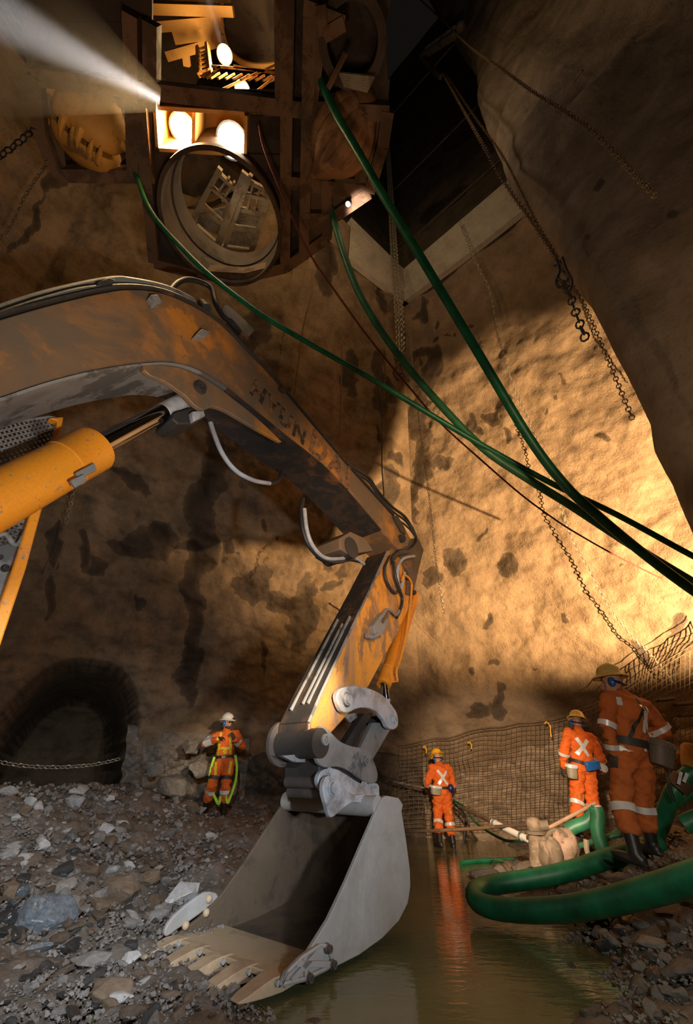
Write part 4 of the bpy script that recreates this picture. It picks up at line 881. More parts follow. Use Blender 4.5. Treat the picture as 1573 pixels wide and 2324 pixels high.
# ------------------------------------------------------------------ hoses, ropes, chains
def kd(px, py, d): return depth(P(px, py, d))
def lay(pts, k0, k1, n=6):
    q = np.array(pts, float); l = np.r_[0, np.cumsum(np.linalg.norm(np.diff(q, axis=0), axis=1))]; l /= l[-1]
    out = []
    for (x_, y_), s_ in zip(q, l):
        k = 1/(1/k0+(1/k1-1/k0)*s_); out.append(CAM+ray(x_, y_)*k)
    return spline(out, n)
def thing_tube(name, path, r, mat, label, cat, seg=10, group=None):
    return MB().tube(path, r, seg).build(name, mat, label=label, cat=cat, group=group)
kz = lambda px, py, z=8.4: depth(PZ(px, py, z))
thing_tube('drainage_hose', lay([(722, 170), (738, 205), (765, 262), (800, 322), (870, 444), (960, 592), (1080, 792), (1200, 992), (1280, 1098), (1345, 1160), (1450, 1248), (1573, 1340), (1700, 1420)], kz(738, 205), 3.9), .050, MGREEN, 'thick dark green hose running straight from the stage to the right edge, highest of three', 'hose', 14)
thing_tube('drainage_hose', lay([(300, 380), (312, 406), (330, 455), (356, 500), (412, 562), (480, 628), (594, 714), (700, 778), (830, 852), (930, 912), (1080, 1002), (1250, 1096), (1400, 1168), (1573, 1262), (1700, 1325)], kz(310, 405), 4.6), .036, MGREEN, 'thin green hose sagging from the left of the stage across to the right edge', 'hose', 12)
thing_tube('drainage_hose', lay([(752, 470), (758, 500), (782, 582), (816, 668), (870, 758), (930, 838), (1010, 930), (1100, 1020), (1200, 1088), (1300, 1150), (1430, 1235), (1573, 1322), (1700, 1400)], kz(757, 500), 4.2), .050, MGREENL, 'pale dusty green hose drooping from the stage rim past the hanging chain bundle', 'hose', 14)
thing_tube('rope', lay([(588, 285), (600, 340), (640, 440), (700, 570), (760, 660), (840, 770), (930, 880), (1000, 960), (1090, 1042), (1180, 1120), (1240, 1165), (1300, 1205), (1400, 1262), (1500, 1312)], kz(590, 290), 7.2), .014, MREDROPE, 'thin dark red rope slung from the stage across the cavern to the right wall', 'rope', 6)
thing_tube('rope', lay([(705, 610), (708, 660), (690, 735), (680, 800), (668, 900)], 8.6, 9.4), .018, MROPE, 'twisted brown rope hanging straight down behind the boom lettering', 'rope', 6)
thing_tube('rope', lay([(776, 740), (775, 850), (771, 1000)], 9.6, 10), .016, MROPE, 'thin rope hanging down the left wall right of the boom', 'rope', 6)
thing_tube('cable', lay([(868, 900), (867, 1000), (867, 1060), (871, 1120), (872, 1175)], 9.2, 8.4), .014, MRUB, 'black cable hanging from a chain bundle to the boom end', 'cable', 6)
thing_tube('rope', lay([(936, 1400), (960, 1430), (985, 1455), (998, 1476)], 9.2, 9.9), .016, MROPE, 'short loose rope end on the right wall beside the stick', 'rope', 6)
def chain(name, path, size, mat, label, cat='chain', wire=.16, group=None):
    p = np.array(path); l = np.r_[0, np.cumsum(np.linalg.norm(np.diff(p, axis=0), axis=1))]; n = max(2, int(l[-1]/(size*.74))); mb = MB()
    for i in range(n):
        s_ = (i+.5)/n*l[-1]; c = A(*[np.interp(s_, l, p[:, k]) for k in range(3)]); c2 = A(*[np.interp(min(s_+size*.3, l[-1]), l, p[:, k]) for k in range(3)]); c1 = A(*[np.interp(max(s_-size*.3, 0), l, p[:, k]) for k in range(3)])
        d = nrm(c2-c1); x_, y_ = perp(d); th = math.radians(45+90*(i % 2)+8*math.sin(i)); sd = x_*math.cos(th)+y_*math.sin(th)
        L, W_ = size*.5-size*wire*.5, size*.32-size*wire*.3
        lo = [c+d*(L-W_)+d*W_*math.cos(a)*1+sd*W_*math.sin(a) for a in np.linspace(-math.pi/2, math.pi/2, 4)]+[c-d*(L-W_)-d*W_*math.cos(a)-sd*W_*math.sin(a) for a in np.linspace(-math.pi/2, math.pi/2, 4)]
        mb.tube(lo, size*wire*.5, 4, closed=True)
    return mb.build(name, mat, label=label, cat=cat, group=group)
k = lambda a, d: kd(a[0], a[1], d)
def hang(pts, d0, d1, **kw): return lay(pts, k(pts[0], d0), k(pts[-1], d1), **kw)
chain('hoist_chain', hang([(1004, 165), (1070, 282), (1150, 422), (1205, 500), (1255, 575), (1278, 620)], 2.95, 2.95), .085, MCHAIN, 'rusty chain hanging from the bracket to the dark hook bundle by the rock pillar')
chain('hook_chain', hang([(1282, 640), (1295, 675), (1312, 725), (1330, 772)], 2.95, 2.95), .12, MBLACK, 'heavy dark chain tail dangling below the hook bundle at upper right')
chain('hoist_chain', hang([(1012, 168), (1075, 262), (1140, 352), (1210, 490), (1255, 570), (1300, 650), (1330, 702), (1382, 822), (1410, 890), (1436, 952)], 3.0, 3.0), .06, MCHAIN, 'longest chain hanging in front of the lit right wall beside the rock pillar')
chain('hoist_chain', hang([(955, 0), (1000, 42), (1062, 102), (1130, 150), (1205, 205), (1270, 245), (1335, 290), (1400, 352), (1440, 395), (1490, 446)], 3.1, 2.2), .06, MCHAIN, 'chain lying against the face of the dim rock pillar at upper right')
e = empty('chain_hook', P(1275, 625, 2.95), 'dark steel hooks and shackles tangled where the chains gather by the pillar', 'hook')
for q in ([(1262, 590), (1270, 615), (1262, 640), (1272, 652), (1284, 640)], [(1276, 585), (1284, 610), (1298, 640), (1290, 662), (1276, 650)], [(1258, 605), (1275, 600), (1290, 625), (1282, 642), (1266, 632)]):
    MB().tube(spline([P(a, b_, 2.93) for a, b_ in q], 5), .015, 8).build('hook', MBLACK, e)
for o_ in (0, .13, .25):
    chain('hoist_chain', hang([(876+o_*20, 300), (884+o_*40, 480), (890+o_*50, 600), (898+o_*60, 700), (905+o_*40, 815)], 5.2, 5.2), .135, MCHAING, ('left', 'middle', 'right')[int(o_*9)]+' one of three rusty chains hanging together from the stage at centre')
e = empty('chain_hook', P(908, 830, 5.2), 'bundle of hooks and knotted chain at the foot of the three centre chains', 'hook')
for q in ([(898, 800), (908, 812), (902, 830), (894, 845), (905, 862), (916, 850)], [(912, 800), (922, 815), (914, 835), (920, 850), (928, 865)], [(895, 815), (915, 822), (922, 840), (905, 850)]):
    MB().tube(spline([P(a, b_, 5.2) for a, b_ in q], 5), .03, 8).build('hook', MRUST, e)
for i, (a, lb) in enumerate(((862, 'left'), (872, 'right'))):
    chain('hoist_chain', hang([(a, 795), (a+2, 840), (a-1+i*3, 870), (a+4-i*5, 905)], 6.6, 6.6), .11, MCHAIN, lb+' one of two doubled chain ends hanging beside the centre chain bundle')
chain('hoist_chain', hang([(930, 760), (942, 880), (955, 985), (968, 1080), (980, 1180), (990, 1280), (1008, 1392)], 6.6, 7.6), .085, MCHAING, 'long thin chain hanging down the corner of the cavern right of the stick')
WL = lambda pts: spline([wallpt(a, b_, .22) for a, b_ in pts], 6)
chain('hoist_chain', WL([(1044, 505), (1075, 585), (1108, 655), (1130, 760), (1160, 862), (1190, 930), (1222, 1005), (1260, 1110), (1300, 1222), (1345, 1305), (1385, 1380), (1432, 1442), (1480, 1490), (1530, 1552)]), .10, MCHAING, 'long pale chain trailing down the right wall to the wire mesh by the tall worker')
chain('hoist_chain', WL([(1318, 600), (1360, 690), (1400, 790), (1440, 860), (1470, 905)]), .06, MCHAING, 'faint thin chain on the right wall close to the pillar edge')
chain('hoist_chain', hang([(242, 890), (236, 925), (226, 955), (214, 995), (180, 1080), (164, 1130), (150, 1190)], 9, 9), .12, MCHAING, 'chain hanging under the boom behind the lift cylinder')
thing_tube('wire', hang([(150, 1190), (145, 1235), (132, 1270), (118, 1306)], 9, 9), .01, MROPE, 'bare wire dangling below the chain behind the lift cylinder', 'wire', 6)
chain('anchor_chain', hang([(-30, 380), (0, 355), (40, 325), (82, 290)], 6.4, 5.2), .16, MBLACK, 'heavy black chain running to the left rim of the stage')
chain('anchor_chain', hang([(-10, 545), (20, 520), (60, 440), (100, 380), (112, 366)], 6.8, 5.8), .08, MCHAIN, 'light rusty chain hanging on the upper left wall below the stage')
chain('barrier_chain', hang([(-20, 1725), (30, 1735), (80, 1740), (140, 1741), (200, 1737), (245, 1729), (272, 1722)], 9.7, 10.2), .11, MCHAING, 'pale barrier chain sagging across the dark tunnel mouth')
chain('hoist_chain', hang([(518, 1090), (514, 1150), (512, 1200), (510, 1244)], 10.4, 10.4), .09, MCHAIN, 'short chain hanging on the left wall between the two slack boom hoses')
# rock bolts poking out of the pillar
for i, (a, b_) in enumerate((((1445, 92), (1520, 40)), ((1300, 188), (1322, 160)))):
    MB().tube([P(*a, 2.6), P(*b_, 2.3)], .012, 6).build('rock_bolt', MRUST, label=('long', 'short')[i]+' rusty bolt sticking out of the rock pillar at top right', cat='bolt')
# ------------------------------------------------------------------ people
def baked(mb, name, voxel, smooth_it, mat, parent, wr=0, wseed=0, **kw):
    me = mb.mesh(name+'_raw', WO[parent.name]); o = bpy.data.objects.new(name+'_raw', me); COL.objects.link(o)
    r = o.modifiers.new('r', 'REMESH'); r.mode = 'VOXEL'; r.voxel_size = voxel
    s = o.modifiers.new('s', 'SMOOTH'); s.iterations = smooth_it; s.factor = .6
    dg = bpy.context.evaluated_depsgraph_get(); m2 = bpy.data.meshes.new_from_object(o.evaluated_get(dg)); bpy.data.objects.remove(o); bpy.data.meshes.remove(me)
    m2.name = name
    if wr:
        n = len(m2.vertices); co = np.empty(n*3); no = np.empty(n*3); m2.vertices.foreach_get('co', co); m2.vertices.foreach_get('normal', no); co = co.reshape(-1, 3); no = no.reshape(-1, 3)
        d = np.array([noise.fractal(Vector((p[0]*9+wseed, p[1]*9, p[2]*17+p[0]*7)), 1, 2, 2)*.6+(1-abs(noise.noise(Vector((p[0]*6+wseed, p[1]*6+3, p[2]*10-p[0]*6)))*2))*.35 for p in co])
        co = co+no*(d*wr)[:, None]; m2.vertices.foreach_set('co', co.ravel())
    m2.materials.clear(); m2.polygons.foreach_set('use_smooth', [True]*len(m2.polygons)); m2.polygons.foreach_set('material_index', [0]*len(m2.polygons))
    return link_mesh(name, m2, mat, parent, **kw)
class Fig:
    def __init__(s, name, label, root, yaw, lean, scale, group=None):
        s.e = empty(name, root, label, 'person', group); s.root = np.array(root, float); s.s = scale
        y = R(yaw); c, n = math.cos(y), math.sin(y); rz = np.array([[c, -n, 0], [n, c, 0], [0, 0, 1]])
        az = math.atan2(root[0], root[1]); f = A(math.sin(az), math.cos(az), 0); l = R(lean)   # lean to the picture's left about the line of sight
        s.M = np.array(Matrix.Rotation(-l, 3, Vector(f)))@rz
    def w(s, p): return s.root+s.M@(np.array(p, float)*s.s)
    def d(s, p): return s.M@np.array(p, float)
    def cap(s, mb, a, b, ra, rb, flat=None):
        a, b = s.w(a), s.w(b); ra *= s.s; rb *= s.s
        n = 6; path = [a+(b-a)*i/n for i in range(n+1)]; rr = [ra+(rb-ra)*i/n for i in range(n+1)]
        mb.tube(path, rr, 14); mb.ell(a, (ra,)*3, seg=14, rings=8); mb.ell(b, (rb,)*3, seg=14, rings=8)
    def ell(s, mb, c, r, ax=((1, 0, 0), (0, 1, 0), (0, 0, 1)), seg=18, rings=12): mb.ell(s.w(c), np.array(r)*s.s, [s.d(q) for q in ax], seg, rings)
    def bvh(s, o):
        me = o.data; off = WO[o.name]; return BVHTree.FromPolygons([tuple(np.array(v.co)+off) for v in me.vertices], [tuple(p.vertices) for p in me.polygons])
def solid_rows(rows, th, mb, closed=False):
    """rows: list of (left, right, outward) -> a thin strap with thickness"""
    vs = []; n = len(rows)
    for l, r, o in rows: vs += [l, r, r+o*th, l+o*th]
    f = []
    for i in range(n if closed else n-1):
        a, b = i*4, ((i+1) % n)*4
        for j in range(4): f.append((a+j, a+(j+1) % 4, b+(j+1) % 4, b+j))
    if not closed: f += [(0, 1, 2, 3), (n*4-1, n*4-2, n*4-3, n*4-4)]
    mb.add(vs, f)
def ring_tape(fig, tree, a, b, t0, t1, name, mat, parent, lift=.011, n=28, reach=.35):
    a, b = fig.w(a), fig.w(b); d = nrm(b-a); x, y = perp(d); L = np.linalg.norm(b-a); rows = []
    for i in range(n):
        an = 2*math.pi*i/n; q = x*math.cos(an)+y*math.sin(an); pr = []
        for t in (t0, t1):
            c = a+(b-a)*t; h = tree.ray_cast(Vector(c), Vector(q), reach)
            pr.append(np.array(h[0]) if h[0] is not None else c+q*.09)
        rows.append((pr[0]+q*lift, pr[1]+q*lift, q))
    mb = MB(); solid_rows(rows, .004, mb, True); return mb.build(name, mat, parent)
def ribbon(fig, tree, pts, direc, width, name, mat, parent, n=10, lift=.010):
    D = fig.d(direc); D = nrm(D); p = spline([fig.w(q) for q in pts], n); rows = []
    for i, q in enumerate(p):
        tg = nrm(p[min(i+1, len(p)-1)]-p[max(i-1, 0)]); sd = nrm(np.cross(tg, D)); pr = []
        for k in (-.5, .5):
            o = q+sd*width*k-D*.7; h = tree.ray_cast(Vector(o), Vector(D), 1.4); pr.append((np.array(h[0]) if h[0] is not None else None))
        if pr[0] is None or pr[1] is None: continue
        rows.append((pr[0]-D*lift, pr[1]-D*lift, -D))
    if len(rows) < 2: return None
    mb = MB(); solid_rows(rows, .004, mb); return mb.build(name, mat, parent)
def hand(fig, wrist, direc, palm, side, curl, mat, parent, name='glove', s=1.0):
    """five-fingered glove: direc along the hand, palm = the way the palm faces, side = +1 thumb to direc x palm"""
    w_ = fig.w(wrist); d = nrm(fig.d(direc)); pn = fig.d(palm); pn = nrm(pn-d*(pn@d)); sd = np.cross(d, pn)*side; k = fig.s*s*1.05; mb = MB()
    mb.ell(w_+d*.045*k, (.048*k, .020*k, .055*k), [sd, pn, d], 14, 8); mb.tube([w_-d*.05*k, w_+d*.03*k], [.036*k, .036*k], 12)
    for i, (o, L) in enumerate(((.033, .074), (.011, .084), (-.011, .078), (-.032, .060))):
        b = w_+d*.082*k+sd*o*k; dd = d.copy(); path = [b-d*.03*k]; cc = curl*(.9+.08*i)
        path.append(b)
        for j in range(3):
            a = cc*(.55, .75, .6)[j]; ddn = dd*math.cos(a)+np.cross(np.cross(dd, pn), dd)*0+pn*math.sin(a); 
            dd2 = nrm(ddn); pn_l = dd2; b = b+dd2*L*k*(.45, .32, .26)[j]; path.append(b)
            pn = nrm(pn*math.cos(a)-dd*math.sin(a)); dd = dd2
        mb.tube(path, [.0105*k, .0105*k, .0100*k, .0092*k, .0075*k], 8)
        pn = fig.d(palm); pn = nrm(pn-d*(pn@d))
    t0 = w_+d*.02*k+sd*.036*k; t1 = t0+(d*.45+sd*.75+pn*.25)*.042*k; t2 = t1+(d*.85+sd*.25+pn*(.3+curl*.4))*.032*k
    mb.tube([t0-sd*.02*k, t0, t1, t2], [.014*k, .014*k, .0115*k, .009*k], 8)
    return baked(mb, name, .0065*fig.s, 2, mat, parent)
def head_and_helmet(f, hc, yaw, tilt, body, hmat, muffs=True, face=False, lampc=False):
    """hc: head centre in figure space, yaw: turn of the head (+ = to the figure's left)"""
    a = R(yaw); X_, Y_ = A(math.cos(a), math.sin(a), 0), A(-math.sin(a), math.cos(a), 0); tl = R(tilt)
    Yt = Y_*math.cos(tl)-A(0, 0, 1)*math.sin(tl); Zt = A(0, 0, 1)*math.cos(tl)+Y_*math.sin(tl); ax = (X_, Yt, Zt); H = lambda x, y, z: np.array(hc)+X_*x+Yt*y+Zt*z
    f.ell(body, H(0, -.005, .02), (.079, .096, .105), ax); f.ell(body, H(0, .03, -.055), (.058, .062, .068), ax); f.ell(body, H(0, .045, -.095), (.036, .034, .026), ax)
    f.cap(body, H(0, .088, .012), H(0, .112, -.022), .010, .015); f.ell(body, H(0, .085, -.058), (.024, .014, .008), ax); f.ell(body, H(0, .082, -.072), (.022, .014, .008), ax)
    for s_ in (-1, 1):
        f.ell(body, H(s_*.080, -.005, -.01), (.010, .020, .032), ax); f.ell(body, H(s_*.030, .082, .03), (.026, .014, .010), ax); f.ell(body, H(s_*.045, .062, -.03), (.022, .018, .02), ax)
    f.ell(body, H(0, -.02, .09), (.079, .090, .06), ax)
    w_ = f.w; up = f.d(Zt); e = f.s
    prof = [(.168, -.012), (.172, -.004), (.158, .008), (.128, .020), (.122, .030), (.118, .055), (.108, .085), (.088, .112), (.058, .130), (.028, .138), (.001, .140)]
    sx, sy = f.d(X_), f.d(Yt); c = w_(H(0, -.004, .060)); vs = []; seg = 36
    inn = [(.001, .12), (.05, .115), (.09, .085), (.108, .03), (.120, .002), (.150, -.010)]
    for (r_, h) in inn+prof:
        for j in range(seg):
            q = 2*math.pi*j/seg; fb = 1.12+.05*math.sin(q); vs.append(c+e*(sx*r_*math.cos(q)*.97+sy*r_*math.sin(q)*fb+up*(h-(.010*max(0, math.sin(q)) if r_ > .14 else 0))))
    k = len(inn)+len(prof); fs = [(i*seg+j, i*seg+(j+1) % seg, (i+1)*seg+(j+1) % seg, (i+1)*seg+j) for i in range(k-1) for j in range(seg)]
    hel = MB().add(vs, fs).build('hard_hat', hmat, f.e, angle=60)
    for o in (-.035, 0, .035):
        pts = [c+e*(sx*o+sy*(-.122+.244*i/10)*(1-abs(o))+up*(.030+.113*math.sin(math.pi*(.04+.92*i/10))**.75*(1-abs(o)*1.4))) for i in range(11)]
        MB().tube(pts, .006*e, 6).build('ridge', hmat, hel)
    if muffs:
        mu = None
        for s_ in (-1, 1):
            o = MB(); o.ell(w_(H(s_*.098, -.004, -.012)), A(.026, .036, .048)*e, [f.d(q) for q in ax], 16, 10); o.ell(w_(H(s_*.086, -.004, -.012)), A(.016, .040, .052)*e, [f.d(q) for q in ax], 16, 10); o.build('ear_muff', MBLUE, f.e)
        MB().tube(spline([w_(H(-.112, -.01, .0)), w_(H(-.100, -.07, -.02)), w_(H(0, -.125, -.035)), w_(H(.100, -.07, -.02)), w_(H(.112, -.01, .0))], 6), .011*e, 8).build('neck_band', MNAVY, f.e)
    if face:
        sh = baked_shade = MB()
        for s_ in (-1, 1): sh.ell(w_(H(s_*.036, .093, .012)), A(.032, .012, .020)*e, [f.d(q) for q in ax], 12, 8)
        for s_ in (-1, 1): sh.tube([w_(H(s_*.066, .086, .016)), w_(H(s_*.082, .0, .012))], .005*e, 6)
        sh.build('sunglasses', MRUB, f.e)
        bd = MB(); f.ell(bd, H(0, .034, -.078), (.060, .064, .046), ax); f.ell(bd, H(0, .07, -.088), (.038, .034, .03), ax); baked(bd, 'beard', .008, 2, MHAIR, f.e)
    if lampc:
        lb = MB().box(w_(H(0, .150, .075)), (.05*e, .05*e, .045*e), (sx, sy, up)).build('cap_lamp', MNAVY, hel, bevel=.006)
    return H
def figure(f, p, suit, boots_tilt=(0, 0)):
    """p: joints in figure space; builds skin, coverall, boots"""
    body = MB(); H = head_and_helmet(f, p['head'], p.get('hyaw', 0), p.get('htilt', 0), body, p['hat'], True, p.get('face', False), p.get('caplamp', False))
    nk, ch, pv = A(*p['neck']), A(*p['chest']), A(*p['pelvis'])
    f.cap(body, A(*p['head'])+A(0, -.01, -.06), nk-A(0, 0, .06), .056, .062); f.cap(body, nk-A(0, 0, .1), ch, .07, .10); f.cap(body, ch, pv, .10, .10)
    for s_ in 'LR':
        sh, el, wr = p['sh'+s_], p['el'+s_], p['wr'+s_]; hp, kn, an = p['hp'+s_], p['kn'+s_], p['an'+s_]
        f.cap(body, ch, sh, .06, .05); f.cap(body, sh, el, .045, .036); f.cap(body, el, wr, .036, .026); f.cap(body, pv, hp, .08, .075); f.cap(body, hp, kn, .072, .05); f.cap(body, kn, an, .05, .035)
    bo = baked(body, 'body', .011*f.s, 2, MSKIN, f.e)
    su = MB(); up = nrm(nk-ch); bk = nrm(ch-pv); X_ = nrm(A(*p['shR'])-A(*p['shL'])); X2 = nrm(A(*p['hpR'])-A(*p['hpL']))
    f.ell(su, ch+bk*.02, (.195, .128, .20), (X_, nrm(np.cross(bk, X_)), bk)); f.ell(su, ch+bk*.10, (.185, .108, .10), (X_, nrm(np.cross(bk, X_)), bk)); f.ell(su, (ch+pv)/2-bk*.02, (.178, .130, .20), (X_, nrm(np.cross(bk, X_)), bk)); f.ell(su, pv+bk*.02, (.182, .140, .15), (X2, nrm(np.cross(bk, X2)), bk))
    f.cap(su, nk-up*.075, nk-up*.03, .092, .075)
    for s_ in 'LR':
        sh, el, wr = A(*p['sh'+s_]), A(*p['el'+s_]), A(*p['wr'+s_]); hp, kn, an = A(*p['hp'+s_]), A(*p['kn'+s_]), A(*p['an'+s_])
        f.cap(su, ch+bk*.12, sh, .095, .082); f.cap(su, sh, el, .082, .066); f.cap(su, el, el+(wr-el)*.93, .067, .050); f.cap(su, pv, hp, .12, .115); f.cap(su, hp, kn, .118, .092); f.cap(su, kn, kn+(an-kn)*.42, .092, .088)
        f.cap(su, kn+(an-kn)*.40, kn+(an-kn)*.48, .090, .096)
    suit_o = baked(su, 'coverall', .0155*f.s, 5, suit, f.e, .034, hash(p['hat'].name) % 7)
    for i, s_ in enumerate('LR'):
        kn, an, to = A(*p['kn'+s_]), A(*p['an'+s_]), nrm(A(*p['to'+s_])); b = MB()
        f.cap(b, kn+(an-kn)*.38, an, .074, .058); f.cap(b, an-A(0, 0, .0), an+to*.02-A(0, 0, .03), .056, .052)
        upz = nrm(A(0, 0, 1)-to*to[2]); ax = (nrm(np.cross(to, upz)), to, upz)
        f.ell(b, an+to*.09-upz*.045, (.052, .125, .042), ax); f.ell(b, an+to*.04-upz*.062, (.050, .155, .022), ax); f.ell(b, an-to*.03-upz*.03, (.05, .06, .055), ax)
        baked(b, 'boot', .011*f.s, 2, MBOOT, f.e)
    return bo, suit_o, f.bvh(suit_o), H
def canister(f, c, ax_up, r, h, mat_b, mat_l, name='rescuer_case', sx=1.35):
    c = f.w(c); u_ = nrm(f.d(ax_up)); x, y = perp(u_); r *= f.s; h *= f.s; vs = []; prof = [(.80, 0), (.92, .04), (1, .3), (1.02, .72), (1.02, .74)]; seg = 24
    x = nrm(f.d((1, 0, 0))-u_*(f.d((1, 0, 0))@u_)); y = np.cross(u_, x); mb = MB()
    def lo(prof, mb):
        vs = []
        for r_, z in prof:
            for j in range(seg):
                a = 2*math.pi*j/seg; ca, sa = math.cos(a), math.sin(a); vs.append(c+u_*z*h+x*r*r_*sx*abs(ca)**.7*math.copysign(1, ca)+y*r*r_*abs(sa)**.7*math.copysign(1, sa))
        n = len(prof); mb.add(vs, [(i*seg+j, i*seg+(j+1) % seg, (i+1)*seg+(j+1) % seg, (i+1)*seg+j) for i in range(n-1) for j in range(seg)]+[tuple(range(seg))[::-1], tuple((n-1)*seg+j for j in range(seg))]); return mb
    o = lo(prof, mb).build(name, mat_b, f.e)
    ld = lo([(1.10, .73), (1.12, .78), (1.08, .94), (.95, 1.0), (.9, 1.0)], MB()).build('case_lid', mat_l, o)
    mb = MB()
    for j in range(0, seg, 1):
        a = 2*math.pi*j/seg; ca, sa = math.cos(a), math.sin(a); q = x*r*1.13*sx*abs(ca)**.7*math.copysign(1, ca)+y*r*1.13*abs(sa)**.7*math.copysign(1, sa); mb.tube([c+u_*h*.77+q, c+u_*h*.95+q*.96], r*.05, 5)
    mb.build('lid_ribs', mat_l, ld); return o
def belt(f, tree, pv, up, z0, mat, parent=None, wdt=.05, name='belt'):
    a = A(*pv)+A(*up)*(z0-wdt/2); b = A(*pv)+A(*up)*(z0+wdt/2); return ring_tape(f, tree, a, b, 0, 1, name, mat, f.e, .013, 36, .4)
def std(lx=0, **k):
    p = dict(head=(0, .02, 1.645), neck=(0, 0, 1.535), chest=(0, -.02, 1.28), pelvis=(0, 0, .96), shL=(-.20, -.01, 1.43), shR=(.20, -.01, 1.43), elL=(-.27, -.02, 1.14), elR=(.27, -.02, 1.14), wrL=(-.28, .06, .90), wrR=(.28, .06, .90),
             hpL=(-.095, 0, .90), hpR=(.095, 0, .90), knL=(-.11, .02, .49), knR=(.11, .02, .49), anL=(-.12, 0, .09), anR=(.12, 0, .09), toL=(-.15, 1, 0), toR=(.15, 1, 0)); p.update(k); return p
def cross(f, tree, cz, cx, h, w_, wd, back=-1):
    for s_ in (-1, 1): ribbon(f, tree, [(cx-s_*w_, back*.2, cz+h), (cx, back*.2, cz), (cx+s_*w_, back*.2, cz-h)], (0, -back, 0), wd, 'reflective_cross', MTAPE, f.e, 6)
# --- far worker standing in the pond, hosing down the rock
f = Fig('person', 'worker in a bright yellow hard hat standing in the pond and hosing the rock', P(1012, 1916, 11.0)*A(1, 1, 0)+A(0, 0, -.03), 8, -1.5, 1.0)
p = std(hat=MYEL, head=(-.02, .09, 1.625), htilt=18, hyaw=20, neck=(0, .03, 1.52), wrL=(-.16, .36, 1.05), elL=(-.30, .10, 1.12), elR=(.30, .06, 1.14), wrR=(.26, .24, .95), knL=(-.12, .06, .50), anL=(-.17, -.12, .13), knR=(.13, .04, .49), anR=(.16, .0, .09), toR=(.25, 1, 0), toL=(-.3, 1, 0))
bo, so, tr, H = figure(f, p, MSUIT)
cross(f, tr, 1.25, -.01, .13, .105, .055)
ring_tape(f, tr, p['elR'], p['wrR'], -.10, .08, 'reflective_band', MTAPE, f.e); ring_tape(f, tr, p['elL'], p['wrL'], -.10, .08, 'reflective_band', MTAPE, f.e)
for s_ in 'LR': ring_tape(f, tr, p['kn'+s_], p['an'+s_], .10, .24, 'reflective_band', MTAPE, f.e)
belt(f, tr, p['pelvis'], (0, 0, 1), .10, MLEAT)
canister(f, (-.20, -.16, .93), (.05, -.1, 1), .085, .17, MTAN, MTAPE); MB().ell(f.w((.17, -.12, 1.06)), (.07, .05, .075)).build('belt_pouch', MNAVY, f.e)
ribbon(f, tr, [(.08-.02, -.2, .67), (.075, -.2, .64), (.07, -.2, .60), (.075, -.2, .56)], (0, 1, 0), .13, 'knee_patch', MYELD, f.e, 4)
hand(f, p['wrR'], (0, .5, -.6), (-1, 0, 0), 1, .75, MGLOVE, f.e); hand(f, p['wrL'], (-.3, .8, -.1), (0, 0, -1), -1, .9, MGLOVE, f.e)
hw = f.w(A(*p['wrL'])+A(-.03, .08, -.02)); hr = f.w(A(*p['wrR'])+A(0, .05, -.07))
hl = hw+A(-.02, 0, .0)
e = empty('water_lance', hl, 'long steel water lance held at the waist by the worker in the pond', 'lance')
MB().tube([hr+A(.03, 0, .0), hl, hl+A(-.62, .35, .10)], .018, 10).build('lance_pipe', MSTEEL, e); MB().cyl(hl+A(-.50, .29, .08), hl+A(-.72, .41, .115), .032, 12, .022).build('nozzle', MGREY, e)
# --- worker in the middle distance on the bank, watching
f = Fig('person', 'worker in a faded yellow hard hat with a blue battery pack at the back', P(1335, 1908, 8.9), 6, -11, 1.02)
p = std(hat=MYELW, head=(.02, .05, 1.64), hyaw=-32, htilt=10, elL=(-.30, -.02, 1.15), wrL=(-.27, .10, .92), elR=(.30, -.06, 1.16), wrR=(.36, .12, .98), knL=(-.10, .05, .49), anL=(-.20, -.06, .11), knR=(.15, .03, .50), anR=(.18, -.02, .09), toL=(-.4, 1, 0))
bo, so, tr, H = figure(f, p, MSUIT)
cross(f, tr, 1.26, -.05, .12, .085, .055)
for s_ in 'LR': ring_tape(f, tr, p['kn'+s_], p['an'+s_], .05, .19, 'reflective_band', MTAPE, f.e); ring_tape(f, tr, p['el'+s_], p['wr'+s_], .05, .23, 'reflective_band', MTAPE, f.e)
belt(f, tr, p['pelvis'], (.12, 0, 1), .06, MLEAT)
canister(f, (-.25, -.13, .78), (-.10, -.08, 1), .065, .20, MTAN, MTAPE, sx=1.15)
e_ = MB().box(f.w((.05, -.20, 1.02)), (.24, .08, .13), [f.d(q) for q in (nrm(A(1, 0, .35)), A(0, 1, 0), nrm(A(-.35, 0, 1)))]).build('blue_battery_pack', MBLUE, f.e, bevel=.015)
MB().cyl(f.w((.22, -.17, 1.02)), f.w((.22, -.25, 1.01)), .055, 20).build('lamp_reel', MTAPE, f.e)
ribbon(f, tr, [(-.075, -.2, .60), (-.08, -.2, .56), (-.09, -.2, .52)], (0, 1, 0), .12, 'knee_patch', MYELD, f.e, 4)
hand(f, p['wrL'], (0, .2, -1), (1, 0, 0), -1, .5, MGLOVE, f.e); hand(f, p['wrR'], (-.1, .6, -.5), (-1, 0, 0), 1, .7, MGLOVE, f.e)
